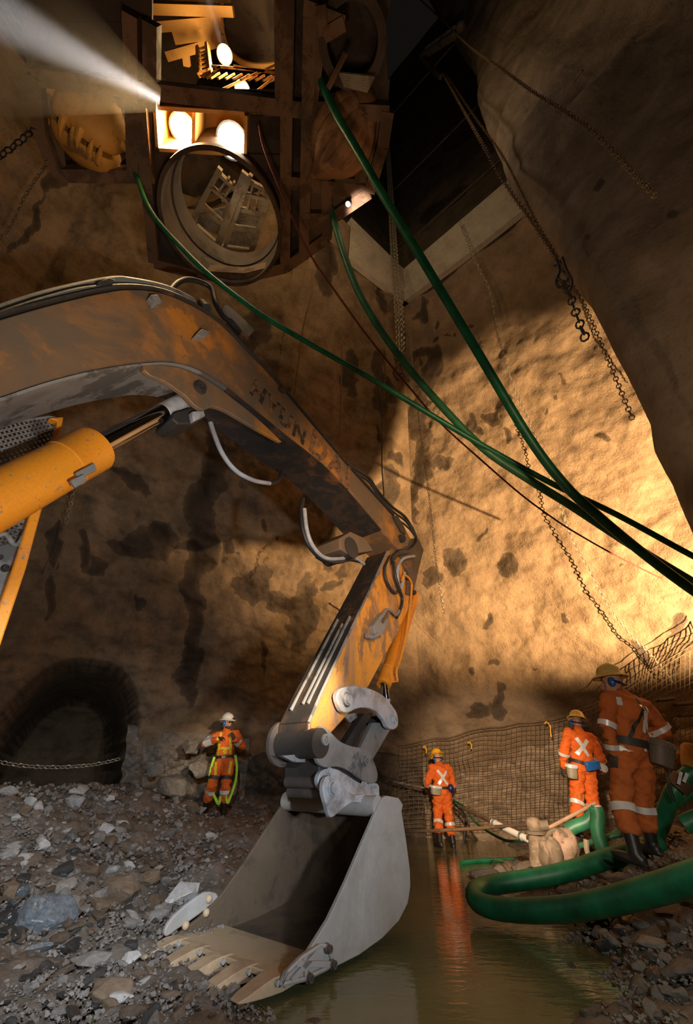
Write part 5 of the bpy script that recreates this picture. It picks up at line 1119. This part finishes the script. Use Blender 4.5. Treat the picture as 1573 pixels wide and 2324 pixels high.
# --- tall worker in the right foreground, back turned, head to the left
f = Fig('person', 'tallest worker at right in a scuffed pale yellow hard hat, back turned', P(1462, 1962, 6.0), 14, -12.5, 1.04)
p = std(hat=MYELD, head=(-.065, .10, 1.625), hyaw=42, htilt=12, neck=(-.03, .03, 1.52), shL=(-.215, .0, 1.42), shR=(.215, -.02, 1.43), elL=(-.285, -.01, 1.13), wrL=(-.235, .0, .885), elR=(.37, -.08, 1.22), wrR=(.20, .16, 1.06),
        hpL=(-.10, 0, .90), hpR=(.10, 0, .90), knL=(-.17, .02, .48), anL=(-.20, -.12, .08), knR=(.17, .10, .50), anR=(.22, .10, .16), toL=(-.55, 1, 0), toR=(-.1, 1, 0))
bo, so, tr, H = figure(f, p, MSUITD2)
for s_ in (-1, 1): ribbon(f, tr, [(.075-s_*.05, -.2, 1.27+.14), (.075, -.2, 1.27), (.075+s_*.05, -.2, 1.27-.13)], (0, 1, 0), .042, 'reflective_cross', MTAPE, f.e, 6)
ring_tape(f, tr, p['shL'], p['elL'], .86, 1.05, 'reflective_band', MTAPE, f.e); ring_tape(f, tr, p['elL'], p['wrL'], .68, .88, 'reflective_band', MTAPE, f.e); ring_tape(f, tr, p['shR'], p['elR'], .82, 1.0, 'reflective_band', MTAPE, f.e)
for s_ in 'LR': ring_tape(f, tr, p['kn'+s_], p['an'+s_], .08, .25, 'reflective_band', MTAPE, f.e)
ribbon(f, tr, [(-.19, -.2, 1.44), (-.185, -.2, 1.40), (-.18, -.2, 1.36)], (0, 1, 0), .06, 'shoulder_tape', MTAPE, f.e, 4)
belt(f, tr, p['pelvis'], (0, 0, 1), .07, MLEAT, wdt=.075); ribbon(f, tr, [(.04, -.2, 1.49), (.035, -.2, 1.38), (-.02, -.2, 1.25), (-.10, -.2, 1.10), (-.14, -.2, 1.02)], (0, 1, 0), .035, 'shoulder_strap', MLEAT, f.e, 8)
canister(f, (.16, -.18, .86), (.12, -.06, 1), .085, .24, MSAND, MSAND, sx=1.25)
hand(f, p['wrL'], (-.05, .02, -1), (1, .2, 0), -1, .35, MGLOVE, f.e); hand(f, p['wrR'], (-.7, .6, -.1), (0, 0, -1), -1, .8, MGLOVE, f.e)
q = f.w((.36, -.06, .94)); MB().ell(q, (.05, .05, .06)).build('blue_cord_reel', MNAVY, f.e); MB().ell(f.w((.30, -.05, 1.06)), (.05, .06, .09)).build('belt_pouch', MNAVY, f.e)
for o in (0, .03): MB().tube(spline([f.w((.33+o, -.06, .90)), f.w((.35+o, -.05, .72)), f.w((.41+o, -.02, .60)), f.w((.43+o, 0, .58))], 6), .007, 6).build('hanging_cord', MRUB, f.e)
# --- worker on the rubble in a white hard hat and yellow fall harness
f = Fig('person', 'worker in a white hard hat and yellow fall harness on the far rubble', P(500, 1853, 10.2), 186, 5.5, 1.0)
p = std(hat=MWHITE, head=(.0, .03, 1.645), hyaw=62, htilt=6, face=True, caplamp=True, neck=(0, 0, 1.535), shL=(-.20, 0, 1.42), shR=(.20, 0, 1.42), elR=(.42, .12, 1.27), wrR=(.10, .36, 1.33), elL=(-.36, .10, 1.17), wrL=(-.22, .36, 1.30),
        knR=(.20, .10, .50), anR=(.33, -.10, .16), knL=(-.07, .08, .48), anL=(-.05, -.02, .06), toR=(.5, 1, -.2), toL=(-.2, 1, 0), hpR=(.11, 0, .90), hpL=(-.10, 0, .90))
bo, so, tr, H = figure(f, p, MSUIT)
for s_ in 'LR': ring_tape(f, tr, p['kn'+s_], p['an'+s_], .10, .25, 'reflective_band', MTAPE, f.e)
ring_tape(f, tr, p['shR'], p['elR'], .55, .82, 'reflective_band', MTAPE, f.e); ring_tape(f, tr, p['elR'], p['wrR'], .10, .60, 'reflective_band', MTAPE, f.e); ring_tape(f, tr, p['elL'], p['wrL'], .50, .72, 'reflective_band', MTAPE, f.e)
for s_ in (-1, 1):
    ribbon(f, tr, [(s_*.10, .3, 1.47), (s_*.11, .3, 1.32), (s_*.12, .3, 1.15), (s_*.13, .3, 1.02)], (0, -1, 0), .045, 'harness_strap', MYWEB, f.e, 8)
    ribbon(f, tr, [(s_*.15, .3, .92), (s_*.145, .3, .82), (s_*.13, .3, .70)], (0, -1, 0), .05, 'leg_strap', MYWEB, f.e, 6)
    ring_tape(f, tr, p['hp'+('R' if s_ > 0 else 'L')], p['kn'+('R' if s_ > 0 else 'L')], .58, .72, 'thigh_strap', MLEAT, f.e)
ribbon(f, tr, [(.13, .3, 1.17), (0, .3, 1.16), (-.13, .3, 1.15)], (0, -1, 0), .045, 'harness_strap', MYWEB, f.e, 8)
ribbon(f, tr, [(.0, .3, 1.13), (-.04, .3, 1.06)], (0, -1, 0), .07, 'harness_tag', MYWEB, f.e, 4)
belt(f, tr, p['pelvis'], (0, 0, 1), .05, MLEAT); MB().box(f.w((0, .16, 1.0)), (.08, .03, .05), [f.d(q) for q in np.eye(3)]).build('buckle', MTAN, f.e, bevel=.006)
hand(f, p['wrR'], (-1, .3, .1), (0, .3, -1), -1, .7, MGLOVE, f.e); hand(f, p['wrL'], (.25, .5, .8), (1, -.2, 0), -1, .8, MGLOVE, f.e)
for x0, x1 in ((-.22, -.16), (.20, .08)):
    pts = spline([f.w((x0, .06, 1.02)), f.w((x0*1.25, .08, .80)), f.w((x0*1.2, .10, .55)), f.w((x1*1.1, .12, .28)), f.w((x1*.7-.03, .13, .22)), f.w((x1*.4-.03, .13, .34))], 8); rows = []
    for i, q in enumerate(pts):
        tg = nrm(pts[min(i+1, len(pts)-1)]-pts[max(i-1, 0)]); o = f.d((0, 1, 0)); sd = nrm(np.cross(tg, o)+o*.4*math.sin(i*.35)); rows.append((q-sd*.024, q+sd*.024, nrm(np.cross(sd, tg))))
    mb = MB(); solid_rows(rows, .005, mb); mb.build('lanyard', MLIME, f.e)
# ------------------------------------------------------------------ things on the ground: hoses, pump, rods, mesh
def gp_(px, py, d=None, z=None):
    return PZ(px, py, z) if z is not None else P(px, py, d)
def ground_tube(name, pts, r, mat, label, cat='hose', seg=14, n=7): return MB().tube(spline(pts, n), r, seg).build(name, mat, label=label, cat=cat)
ground_tube('suction_hose', [A(6.2, 1.2, .9), A(4.4, 2.0, .62), P(1760, 1930, 3.9), P(1660, 1966, 4.0), P(1573, 1992, 4.15), P(1480, 2020, 4.4), P(1380, 2046, 4.7), P(1280, 2063, 5.0), P(1180, 2066, 5.3), P(1110, 2058, 5.55), P(1078, 2040, 5.75), P(1082, 2020, 5.95), P(1120, 2008, 6.1), P(1200, 1996, 6.2), P(1280, 1980, 6.3), P(1350, 1958, 6.45), P(1420, 1935, 6.6), P(1500, 1912, 6.8)], .088, MGREEN, 'thick green hose looping out over the pond in the right foreground')
ground_tube('suction_hose', [P(1288, 1886, 7.2), P(1305, 1876, 7.2), P(1330, 1866, 7.2), P(1348, 1848, 7.2), P(1356, 1838, 7.2)], .075, MGREENL, 'short green hose end curving up beside the pump', n=8)
ground_tube('suction_hose', [P(1352, 1832, 7.0), P(1357, 1850, 7.0), P(1356, 1880, 7.0), P(1366, 1920, 7.0), P(1384, 1950, 7.0), P(1400, 1958, 7.0), P(1450, 1950, 7.0)], .085, MGREENL, 'green hose arching steeply down to the bank behind the tall worker', n=8)
ground_tube('suction_hose', [P(1600, 1730, 6.6), P(1545, 1775, 6.6), P(1525, 1805, 6.6), P(1508, 1850, 6.7), P(1492, 1890, 6.8), P(1466, 1925, 6.9), P(1430, 1950, 6.9)], .085, MGREEN, 'green hose coming down the bank at the right edge behind the tall worker', n=8)
ground_tube('air_line', [P(1640, 1720, 7.4), P(1573, 1772, 7.4), P(1520, 1812, 7.5), P(1470, 1845, 7.8), P(1420, 1880, 8.0), P(1370, 1905, 8.0)], .035, MGREENL, 'slim green hose running down the bank behind the tall worker', n=6)
ground_tube('air_line', [P(1640, 1745, 7.0), P(1573, 1800, 7.0), P(1530, 1835, 7.1), P(1500, 1870, 7.2)], .03, MGREEN, 'slim dark green hose low on the bank at the right edge', n=6)
ground_tube('air_line', [hr+A(.0, 0, -.02), P(1052, 1830, 10.9), P(1075, 1862, 10.2), P(1105, 1885, 9.7), P(1135, 1902, 9.3), P(1160, 1909, 9.0), P(1198, 1907, 8.4)], .022, MGREEN, 'thin green hose trailing from the far worker into the pond', n=6)
ground_tube('air_line', [hr+A(.02, -.02, -.05), P(1056, 1850, 10.9), P(1056, 1880, 10.9), P(1052, 1912, 10.9)], .024, MRUB, 'black hose hanging straight down behind the far worker into the water', n=6)
ground_tube('air_line', [PZ(1046, 1960, .02), PZ(1075, 1955, .03), PZ(1110, 1953, .03), PZ(1160, 1951, .03), PZ(1212, 1948, .03), PZ(1260, 1944, .06)], .035, MGREEN, 'dark green hose floating on the pond left of the pump', n=6)
ground_tube('air_line', [PZ(1165, 1995, .02), PZ(1215, 1994, .03), PZ(1260, 1986, .04), PZ(1310, 1972, .08), P(1360, 1955, 6.7)], .028, MGREENL, 'slender green hose between the two limbs of the big loop', n=6)
ground_tube('air_line', [P(1300, 1925, 7.4), P(1340, 1912, 7.5), P(1380, 1900, 7.6), P(1430, 1890, 7.6)], .03, MGREENL, 'short green hose on the bank behind the pump', n=6)
ground_tube('wire', [PZ(1118, 1976, .02), PZ(1112, 1962, .06), P(1120, 1952, 8.0), P(1142, 1955, 7.6), P(1160, 1968, 7.3), PZ(1166, 1982, .02)], .007, MROPE, 'thin stiff wire arching out of the pond', 'wire', 6)
ground_tube('rod', [P(905, 1888, 8.2), P(1050, 1882, 8.0), P(1230, 1868, 7.6)], .022, MRUST, 'long rusty rod lying level across the pond in front of the far worker', 'rod', 8)
ground_tube('rod', [P(1240, 1882, 7.3), P(1300, 1850, 7.3), P(1352, 1822, 7.3)], .022, plain('pale_wood', (.36, .22, .13), .7), 'pale pole leaning up to the right above the pump', 'rod', 8)
e = empty('discharge_pipe', P(1160, 1885, 7.7), 'white discharge pipe slanting down to the pump', 'pipe')
MB().tube([P(1118, 1866, 8.2), P(1204, 1908, 7.3)], .042, 14).build('white_pipe', MWHITE, e); MB().tube([P(1042, 1830, 9.3), P(1118, 1866, 8.2)], .026, 10).build('brown_pipe', MRUST, e)
for a, b_ in ((.05, .10), (.78, .82)): q0, q1 = P(1118, 1866, 8.2), P(1204, 1908, 7.3); MB().cyl(q0+(q1-q0)*a, q0+(q1-q0)*b_, .052, 14).build('coupling', MGREY, e)
MPUMP = worn('muddy_pump', (.16, .115, .07), (.26, .18, .12), (.09, .065, .04), .5, .55, 6, .7, .6)
MPUMP2 = worn('muddy_motor', (.42, .27, .19), (.30, .20, .13), (.20, .14, .09), .5, .58, 6, .7, .6)
pc = P(1225, 1958, 7.0); pc[2] = -.05; e = empty('dewatering_pump', pc, 'mud caked pump with a stub pipe standing at the edge of the pond', 'pump')
def pp(px, py, d=7.0): return P(px, py, d)
MB().tube([pp(1222, 1968), pp(1218, 1930), pp(1215, 1895)], [.10, .095, .09], 18).build('stub_pipe', MPUMP, e); MB().lathe(pp(1214, 1884)-A(0, 0, .04), (0, 0, 1), [(.125, 0), (.125, .03), (.09, .04), (.095, .08), (.09, .14), (.06, .17), (.001, .18)], 18).build('pipe_cap', MPUMP, e)
def lump(c, r, name, mat, seed):
    mb = MB().ell(c, r, seg=28, rings=20); mb.v[0] = mb.v[0]+np.array([nrm(q-c)*noise.fractal(Vector(q*5+seed), 1, 2, 3)*.05 for q in mb.v[0]]); return mb.build(name, mat, e)
lump(pp(1238, 1935), A(.13, .16, .20), 'pump_casing', MPUMP, 1); lump(pp(1258, 1942, 6.9), A(.12, .14, .18), 'pump_casing', MPUMP, 4); lump(pp(1284, 1925, 7.1), A(.15, .16, .17), 'motor_casing', MPUMP2, 8)
MB().tube([pp(1218, 1876), pp(1245, 1872)], .055, 12).build('elbow_pipe', MPUMP, e); MB().tube(spline([pp(1240, 1900), pp(1255, 1885), pp(1275, 1890), pp(1290, 1905)], 5), .03, 8).build('pump_hose', MPUMP, e)
MB().lathe(pp(1268, 1905), nrm(A(.4, -.8, .2)), [(.09, 0), (.09, .04), (.05, .05), (.05, .08), (.001, .08)], 16).build('flange', MPUMP2, e); MB().tube([pp(1225, 1905), pp(1290, 1945)], .03, 8).build('tie_bar', MPUMP, e)
MB().tube(spline([pp(1330, 1905), pp(1332, 1930), pp(1340, 1955)], 5), .03, 8).build('pale_post', plain('pale_timber', (.45, .33, .24), .7), label='pale post standing behind the pump on the bank', cat='post')
e = empty('hose_coupling', P(1545, 1775, 6.5), 'brass coupling with lever arms on the hose at the right edge', 'coupling')
MB().cyl(P(1536, 1787, 6.55), P(1553, 1768, 6.55), .105, 16).build('collar', MRUST, e)
for a, b_ in (((1540, 1780), (1546, 1752)), ((1552, 1775), (1560, 1755))): MB().beam(P(*a, 6.4), P(*b_, 6.4), .04, .03).build('lever', MLINK, e)
MB().lathe(P(1572, 1750, 6.6), nrm(A(.5, 0, .6)), [(.10, 0), (.12, .05), (.16, .22), (.15, .24)], 18).build('reducer', MAMB, e)
ground_tube('suction_hose', [P(1700, 1800, 5.8), P(1600, 1850, 5.8), P(1573, 1862, 5.8), P(1552, 1872, 5.8)], .075, MGREEN, 'stub of green hose with a clamp poking in at the right edge', n=6)
# wire mesh pinned over the broken rock
tops = TOPS
mb = MB(); cols = []
us = np.linspace(0, 1, 70); tq = np.array(tops, float)
for i, u_ in enumerate(us):
    x_ = 905+(1640-905)*u_; y_ = np.interp(x_, tq[:, 0], tq[:, 1]); top = wallpt(x_, y_-6*noise.noise(Vector((u_*9, 0, 0))), .42); bot = wallpt(x_, 1890-30*u_, .72); col = []
    n = int(np.linalg.norm(top-bot)/.12)
    for j in range(21):
        t_ = j/20; q = top+(bot-top)*t_; q = q+A(-.5, -.8, 0)*(.10*noise.noise(Vector((u_*7, t_*3, 2)))+.05*noise.noise(Vector((u_*22, t_*9, 5))))+A(.05, 0, .05)*noise.noise(Vector((u_*14, t_*6, 9))); col.append(q)
    cols.append(col); mb.tube(col, .0065, 4, False)
for j in range(21): mb.tube([c[j] for c in cols], .006, 4, False)
for row in (0, 1): mb.tube([c[0]+A(0, 0, .05*row)+A(-.05, -.08, 0)*row for c in cols], .008, 4, False)
MWIRE = plain('mesh_wire', (.24, .17, .11), .5, .4, .3, 6, 0)
mb.build('wire_mesh', MWIRE, label='sagging steel wire mesh pinned over broken rock along the foot of the right wall', cat='mesh')
for i, (a, b_, lb) in enumerate(((1243, 1650, 'largest yellow tag hanging on the wire mesh above the pond, between two workers'), (1066, 1692, 'yellow tag on the wire mesh up and right of the far worker'), (964, 1702, 'small yellow tag on the mesh left of the far worker'))):
    q = wallpt(a, b_, .85); sc_ = (1.0, .7, .7)[i]
    MB().tube(spline([q+A(-.05, 0, .06)*sc_, q+A(0, 0, .10)*sc_, q+A(.06, 0, .02)*sc_, q+A(.04, 0, -.10)*sc_, q+A(.03, 0, -.2)*sc_ if i == 0 else q+A(.03, 0, -.06)], 5), .016, 6).build('marker_tag', MYEL, label=lb, cat='tag')
for i, (a, b_) in enumerate(((1510, 1590), (1550, 1600), (1560, 1625))):
    q = wallpt(a, b_, .9); MB().beam(q-A(.16, 0, .0), q+A(.16, -.05, .03), .16, .05).build('bearing_plate', MRUSTD, label=('left', 'middle', 'right')[i]+' of three dark steel plates on the rock right of the tall worker', cat='plate', bevel=.01)
# ------------------------------------------------------------------ stones
def rock_mesh(seed, flat=.7, sub=2, pts=16):
    rg = np.random.default_rng(seed); bm = bmesh.new()
    for q in rg.normal(size=(pts, 3)): q = nrm(q)*rg.uniform(.8, 1.05); bm.verts.new(tuple(q*A(1, rg.uniform(.7, .95), flat)))
    r = bmesh.ops.convex_hull(bm, input=bm.verts); 
    bmesh.ops.delete(bm, geom=[g for g in r['geom_interior'] if isinstance(g, bmesh.types.BMVert)], context='VERTS')
    if sub:
        bmesh.ops.bevel(bm, geom=list(bm.edges), offset=.07, segments=1, affect='EDGES', clamp_overlap=True)
        bmesh.ops.triangulate(bm, faces=bm.faces); bmesh.ops.subdivide_edges(bm, edges=bm.edges, cuts=sub, use_grid_fill=True)
        for v in bm.verts:
            p = v.co; k = noise.fractal(p*2.2+Vector((seed*3.1, 0, 0)), 1, 2, 4)*.09+noise.fractal(p*7+Vector((seed, 0, 0)), 1, 2, 3)*.03; v.co = p*(1+k)
    bmesh.ops.recalc_face_normals(bm, faces=bm.faces)
    me = bpy.data.meshes.new('stone'); bm.to_mesh(me); bm.free(); return me
def place_rock(name, c, size, seed, mat, label, rot=(0, 0, 0), cat='rock', group=None, flat=.7, sub=3):
    me = rock_mesh(seed, flat, sub); o = link_mesh(name, me, mat, None, c, label=label, cat=cat, group=group); o.rotation_euler = rot; o.scale = size if hasattr(size, '__len__') else (size,)*3; return o
BIG = [  # px, py, half width px, height ratio, material, label, seed, yaw
 (100, 2090, 76, .80, MROCKBL, 'biggest wet glistening blue-grey boulder at lower left', 3, .3), (28, 2085, 42, .8, MROCKW, 'dark wet boulder at the left edge beside the glistening boulder', 5, 1),
 (42, 2035, 26, .8, MROCKBL, 'small blue-grey stone behind the glistening boulder', 8, .2), (265, 2022, 76, .45, MROCKB, 'long brown slab of rock above the middle of the rubble slope', 4, 2.9),
 (228, 2058, 34, .6, MROCKB, 'rounded dark brown stone below the long brown slab', 21, 1), (412, 2035, 42, .85, MROCKP, 'white-faced stone beside the left corner of the bucket', 12, .6), (345, 2055, 28, .8, MROCKB, 'brown stone left of the white-faced stone', 33, .9),
 (480, 1898, 34, .30, MROCKP, 'flat pale slab lying on the rubble left of the bucket top', 9, .1), (168, 1826, 24, .9, MROCKP, 'upright pale block on the far rubble at left', 14, .5), (200, 1832, 13, .8, MROCKB, 'small brown block beside the upright pale block', 41, 2),
 (60, 1828, 22, .9, MROCKP, 'pale block at far left of the upper rubble', 16, .3), (84, 1836, 18, .9, MROCKP, 'pale stone just right of the far left pale block', 17, 1.3), (108, 1842, 17, 1, MROCKP, 'narrow pale stone third from the left edge on the upper rubble', 18, 2.3),
 (20, 1945, 26, .7, MROCKP, 'pale stone cut by the left edge on the middle rubble', 19, 1.2), (56, 1950, 22, .6, MROCKP, 'pale stone in the bright patch near the left edge', 22, .8), (95, 1925, 17, .9, MROCKP, 'pointed pale stone at the top of the bright left patch', 23, .1), (165, 1938, 22, .5, MROCKW, 'dark stone at the right end of the bright left patch', 24, .4),
 (220, 1905, 20, .8, MROCK, 'rounded grey stone in the middle of the grey rubble', 26, .4), (380, 1895, 26, .6, MROCK, 'grey stone left of the flat pale slab', 27, .2), (430, 1962, 16, .5, MROCK, 'small grey stone beside the left rim of the bucket', 28, 2.2),
 (260, 2255, 66, .5, MROCKB, 'brown angular boulder in the bottom left foreground', 29, .2), (215, 2180, 60, .28, MROCK, 'long flat grey stone left of the bucket teeth', 30, .4), (300, 2178, 26, .6, MROCKP, 'pale stone left of the first bucket tooth', 31, .6), (330, 2230, 28, .5, MROCKP, 'pale stone below the first bucket tooth', 32, 1.6), (385, 2262, 30, .4, MROCKB, 'flat brown stone under the bucket teeth', 34, .9),
 (270, 2268, 34, .4, MROCKP, 'pale flat stone at the bottom of the left foreground', 35, .1), (310, 2300, 46, .5, MROCKB, 'brown stone at the very bottom left of centre', 36, .3), (90, 2150, 40, .3, MROCKBL, 'flat wet stone under the glistening boulder', 37, .6), (165, 2150, 38, .5, MROCKW, 'dark wet stone right of the glistening boulder', 38, 1.4),
 (1108, 1990, 46, .42, MROCKW, 'jagged dark rock breaking the pond surface left of the pump', 40, .1), (945, 2068, 46, .55, MROCKW, 'dark wet rock behind the right side of the bucket', 42, .5), (1290, 2022, 34, .5, MROCKB, 'small brown rock inside the green hose loop', 43, .3), (1345, 2090, 70, .35, MROCKW, 'wide dark slab under the big hose loop', 44, .2),
 (955, 2120, 14, .6, MROCKW, 'small wet stone in the pond right of the bucket', 45, .3), (965, 2152, 24, .5, MROCKW, 'low wet stone in the pond under the orange reflection', 46, .8), (862, 2200, 18, .5, MROCKW, 'wet stone beside the bucket side cutter', 47, .2), (850, 2158, 26, .5, MROCKW, 'dark stone at the foot of the bucket side plate', 48, .9),
 (1312, 2204, 34, .45, MROCKW, 'lone dark stone in the shallow water at lower right', 49, .3), (1280, 2284, 36, .45, MROCKW, 'dark stone in the shallow water at the bottom right', 50, .7), (1530, 2070, 52, .4, MROCK, 'grey slab below the big hose at the right edge', 51, .1), (1480, 2150, 56, .4, MROCK, 'flat grey stone in the right foreground', 52, .4), (1545, 2205, 62, .4, MROCK, 'broad grey stone at the lower right edge', 53, .2), (1420, 2115, 40, .35, MROCKW, 'dark stone right of the wide slab', 54, .9),
 (1405, 2000, 34, .4, MROCKB, 'brown stone just in front of the tall worker', 55, .4), (1520, 1990, 40, .4, MROCKB, 'brown stone right of the tall worker at the hose', 56, .2),
 (390, 1790, 48, .9, MROCKG, 'largest grey boulder against the wall left of the harness worker', 57, .5), (460, 1740, 36, 1.0, MROCKG, 'upright grey boulder just behind the harness worker', 58, .2), (430, 1700, 30, .8, MROCKG, 'grey boulder at the top of the heap behind the harness worker', 59, 1), (350, 1745, 30, .8, MROCKG, 'grey boulder by the tunnel mouth', 60, .7)]
for (px, py, hw_, ra, mt, lb, sd, yw) in BIG:
    c = ground_hit(px, py)
    if c is None or py < 1800 and px < 500: c = P(px, py, 10.9 if px > 330 else 8.6)
    k_ = depth(c); s_ = hw_/F*k_*.98; place_rock('boulder' if s_ > .14 else 'stone', c+A(0, 0, s_*ra*.12), (s_, s_*.85, s_*max(ra, .3)), sd, mt, lb, (rng.uniform(-.15, .15), rng.uniform(-.15, .15), yw), 'rock', None, .8)
bigpx = np.array([(b[0], b[1], b[2]) for b in BIG])
SP = [rock_mesh(200+i, .65, 2) for i in range(12)]
def scatter(n, poly, smin, smax, mats, label, group, name, pw=2.2):
    cnt = 0; q = np.array(poly, float); x0, y0 = q.min(0); x1, y1 = q.max(0)
    def ins(x, y):
        c = False; j = len(q)-1
        for i in range(len(q)):
            if (q[i][1] > y) != (q[j][1] > y) and x < (q[j][0]-q[i][0])*(y-q[i][1])/(q[j][1]-q[i][1])+q[i][0]: c = not c
            j = i
        return c
    tries = 0
    while cnt < n and tries < n*20:
        tries += 1; x_, y_ = rng.uniform(x0, x1), rng.uniform(y0, y1)
        if not ins(x_, y_) or (np.hypot(bigpx[:, 0]-x_, (bigpx[:, 1]-y_)*1.6) < bigpx[:, 2]*.7).any(): continue
        c = ground_hit(x_, y_)
        if c is None or c[2] < -.05: continue
        px_s = smin+(smax-smin)*rng.uniform()**pw; s_ = px_s/F*depth(c); mi = rng.integers(len(mats))
        me = PROTO[(int(rng.integers(12)), mi, id(mats))]; o = bpy.data.objects.new(name, me); COL.objects.link(o); o.location = tuple(c+A(0, 0, s_*.15)); o.scale = (s_, s_*rng.uniform(.7, 1), s_*rng.uniform(.55, .9)); o.rotation_euler = (rng.uniform(-.5, .5), rng.uniform(-.5, .5), rng.uniform(0, 6.3))
        setp(o, label, 'rock', group); cnt += 1
PROTO = {}
MS1, MS2, MS3 = [MROCK, MROCK, MROCKP, MROCKB], [MROCKB, MROCK, MROCKW], [MROCKW, MROCK]
for ms in (MS1, MS2, MS3):
    for mi, mt in enumerate(ms):
        for i in range(12):
            me = SP[i].copy(); me.materials.append(mt); PROTO[(i, mi, id(ms))] = me
scatter(135, [(0, 1775), (300, 1775), (520, 1870), (560, 1900), (470, 1990), (360, 1990), (200, 1980), (0, 1985)], 6, 24, MS1, 'loose grey stone on the far rubble slope behind the bucket', 'loose stones on the far rubble slope', 'rubble_stone')
scatter(90, [(0, 1985), (200, 1980), (360, 1990), (440, 2000), (350, 2130), (290, 2140), (0, 2150)], 10, 34, MS2, 'loose brown stone on the near rubble slope below the long slab', 'loose stones on the near rubble slope', 'rubble_stone')
scatter(85, [(0, 2150), (280, 2140), (420, 2200), (560, 2260), (540, 2330), (0, 2330)], 9, 30, MS2, 'wet stone along the pond edge under the bucket teeth', 'wet stones along the pond edge', 'shore_stone')
scatter(48, [(1380, 2060), (1573, 2020), (1573, 2324), (1330, 2324), (1400, 2200), (1340, 2150)], 9, 34, MS3, 'dark stone on the right shore below the big hose loop', 'stones on the right shore', 'shore_stone')
scatter(40, [(1280, 1945), (1573, 1870), (1573, 1960), (1400, 2000), (1300, 1990)], 6, 18, MS2, 'small stone on the right bank around the tall worker', 'stones on the right bank', 'bank_stone')
# fine gravel nobody could count
mb_v, mb_f = [], []; base = [(np.array([v.co[:] for v in m_.vertices]), [tuple(p_.vertices) for p_ in m_.polygons]) for m_ in [rock_mesh(400+i, .7, 0, 9) for i in range(6)]]
cnt = 0; nb = 0
while cnt < 9000:
    if rng.uniform() < .72: x_, y_ = rng.uniform(0, 620), rng.uniform(1770, 2324)
    else: x_, y_ = rng.uniform(1250, 1573), rng.uniform(1880, 2324)
    c = ground_hit(x_, y_); cnt += 1
    if c is None or c[2] < -.03 or math.hypot(c[0], c[1]) > wall_dist(math.atan2(c[0], c[1]))-1.0: continue
    s_ = (1.6+8*rng.uniform()**3)/F*depth(c); bv, bf = base[rng.integers(6)]; a = rng.uniform(0, 6.3); ca, sa = math.cos(a), math.sin(a)
    mb_v.append((bv@np.array([[ca, sa, 0], [-sa, ca, 0], [0, 0, 1]]))*s_+c+A(0, 0, s_*.2)); mb_f += [tuple(i+nb for i in q) for q in bf]; nb += len(bv)
me = bpy.data.meshes.new('gravel'); me.from_pydata(np.vstack(mb_v).tolist(), [], mb_f)
link_mesh('gravel', me, MROCK, kind='stuff', label='fine grey gravel strewn over the rubble and the banks', cat='gravel')

# ------------------------------------------------------------------ cones of haze added to give light streaks by the stage
m = bpy.data.materials.new('streak_haze'); m.use_nodes = True; t = m.node_tree; t.nodes.remove(t.nodes['Principled BSDF'])
vs_ = t.nodes.new('ShaderNodeVolumeScatter'); vs_.inputs['Density'].default_value = .05; vs_.inputs['Anisotropy'].default_value = .3; vs_.inputs['Color'].default_value = (1, .97, .93, 1)
t.links.new(vs_.outputs[0], t.nodes['Material Output'].inputs['Volume'])
def beam_haze(a, b, r0, r1, power, color, spot, label):
    d = nrm(b-a); L = np.linalg.norm(b-a); f0 = .10; MB().tube([a+d*L*(f0+(1-f0)*k/6) for k in range(7)], [r0+(r1-r0)*(f0+(1-f0)*k/6) for k in range(7)], 20).build('haze', m, label=label, cat='haze', kind='stuff')
    lamp('SPOT', 'streak_lamp', a-d*.02, b, power, color, .03, spot, .9)  # added spot without a fixture, lights the cone
beam_haze(PZ(402, 248, 7.95), PZ(-70, -5, 7.5), .02, .95, 6500, (.97, .95, .98), 18, 'cone of haze added as a light streak toward the top left corner')

beam_haze(PZ(508, 118, 9.9), PZ(455, -60, 9.9), .015, .22, 500, (1, .95, .85), 14, 'narrow haze cone added as a light streak above the ladder lamp')

m2 = m.copy(); m2.name = 'spray_mist'; [n for n in m2.node_tree.nodes if n.type == 'VOLUME_SCATTER'][0].inputs['Density'].default_value = .9
nz = hl+A(-.72, .41, .115); d = nrm(A(-.62, .35, .02)); MB().tube([nz+d*.02, nz+d*.5, nz+d*1.1], [.02, .05, .11], 12).build('water_spray', m2, label='fine water spray from the lance nozzle of the far worker', cat='spray', kind='stuff')
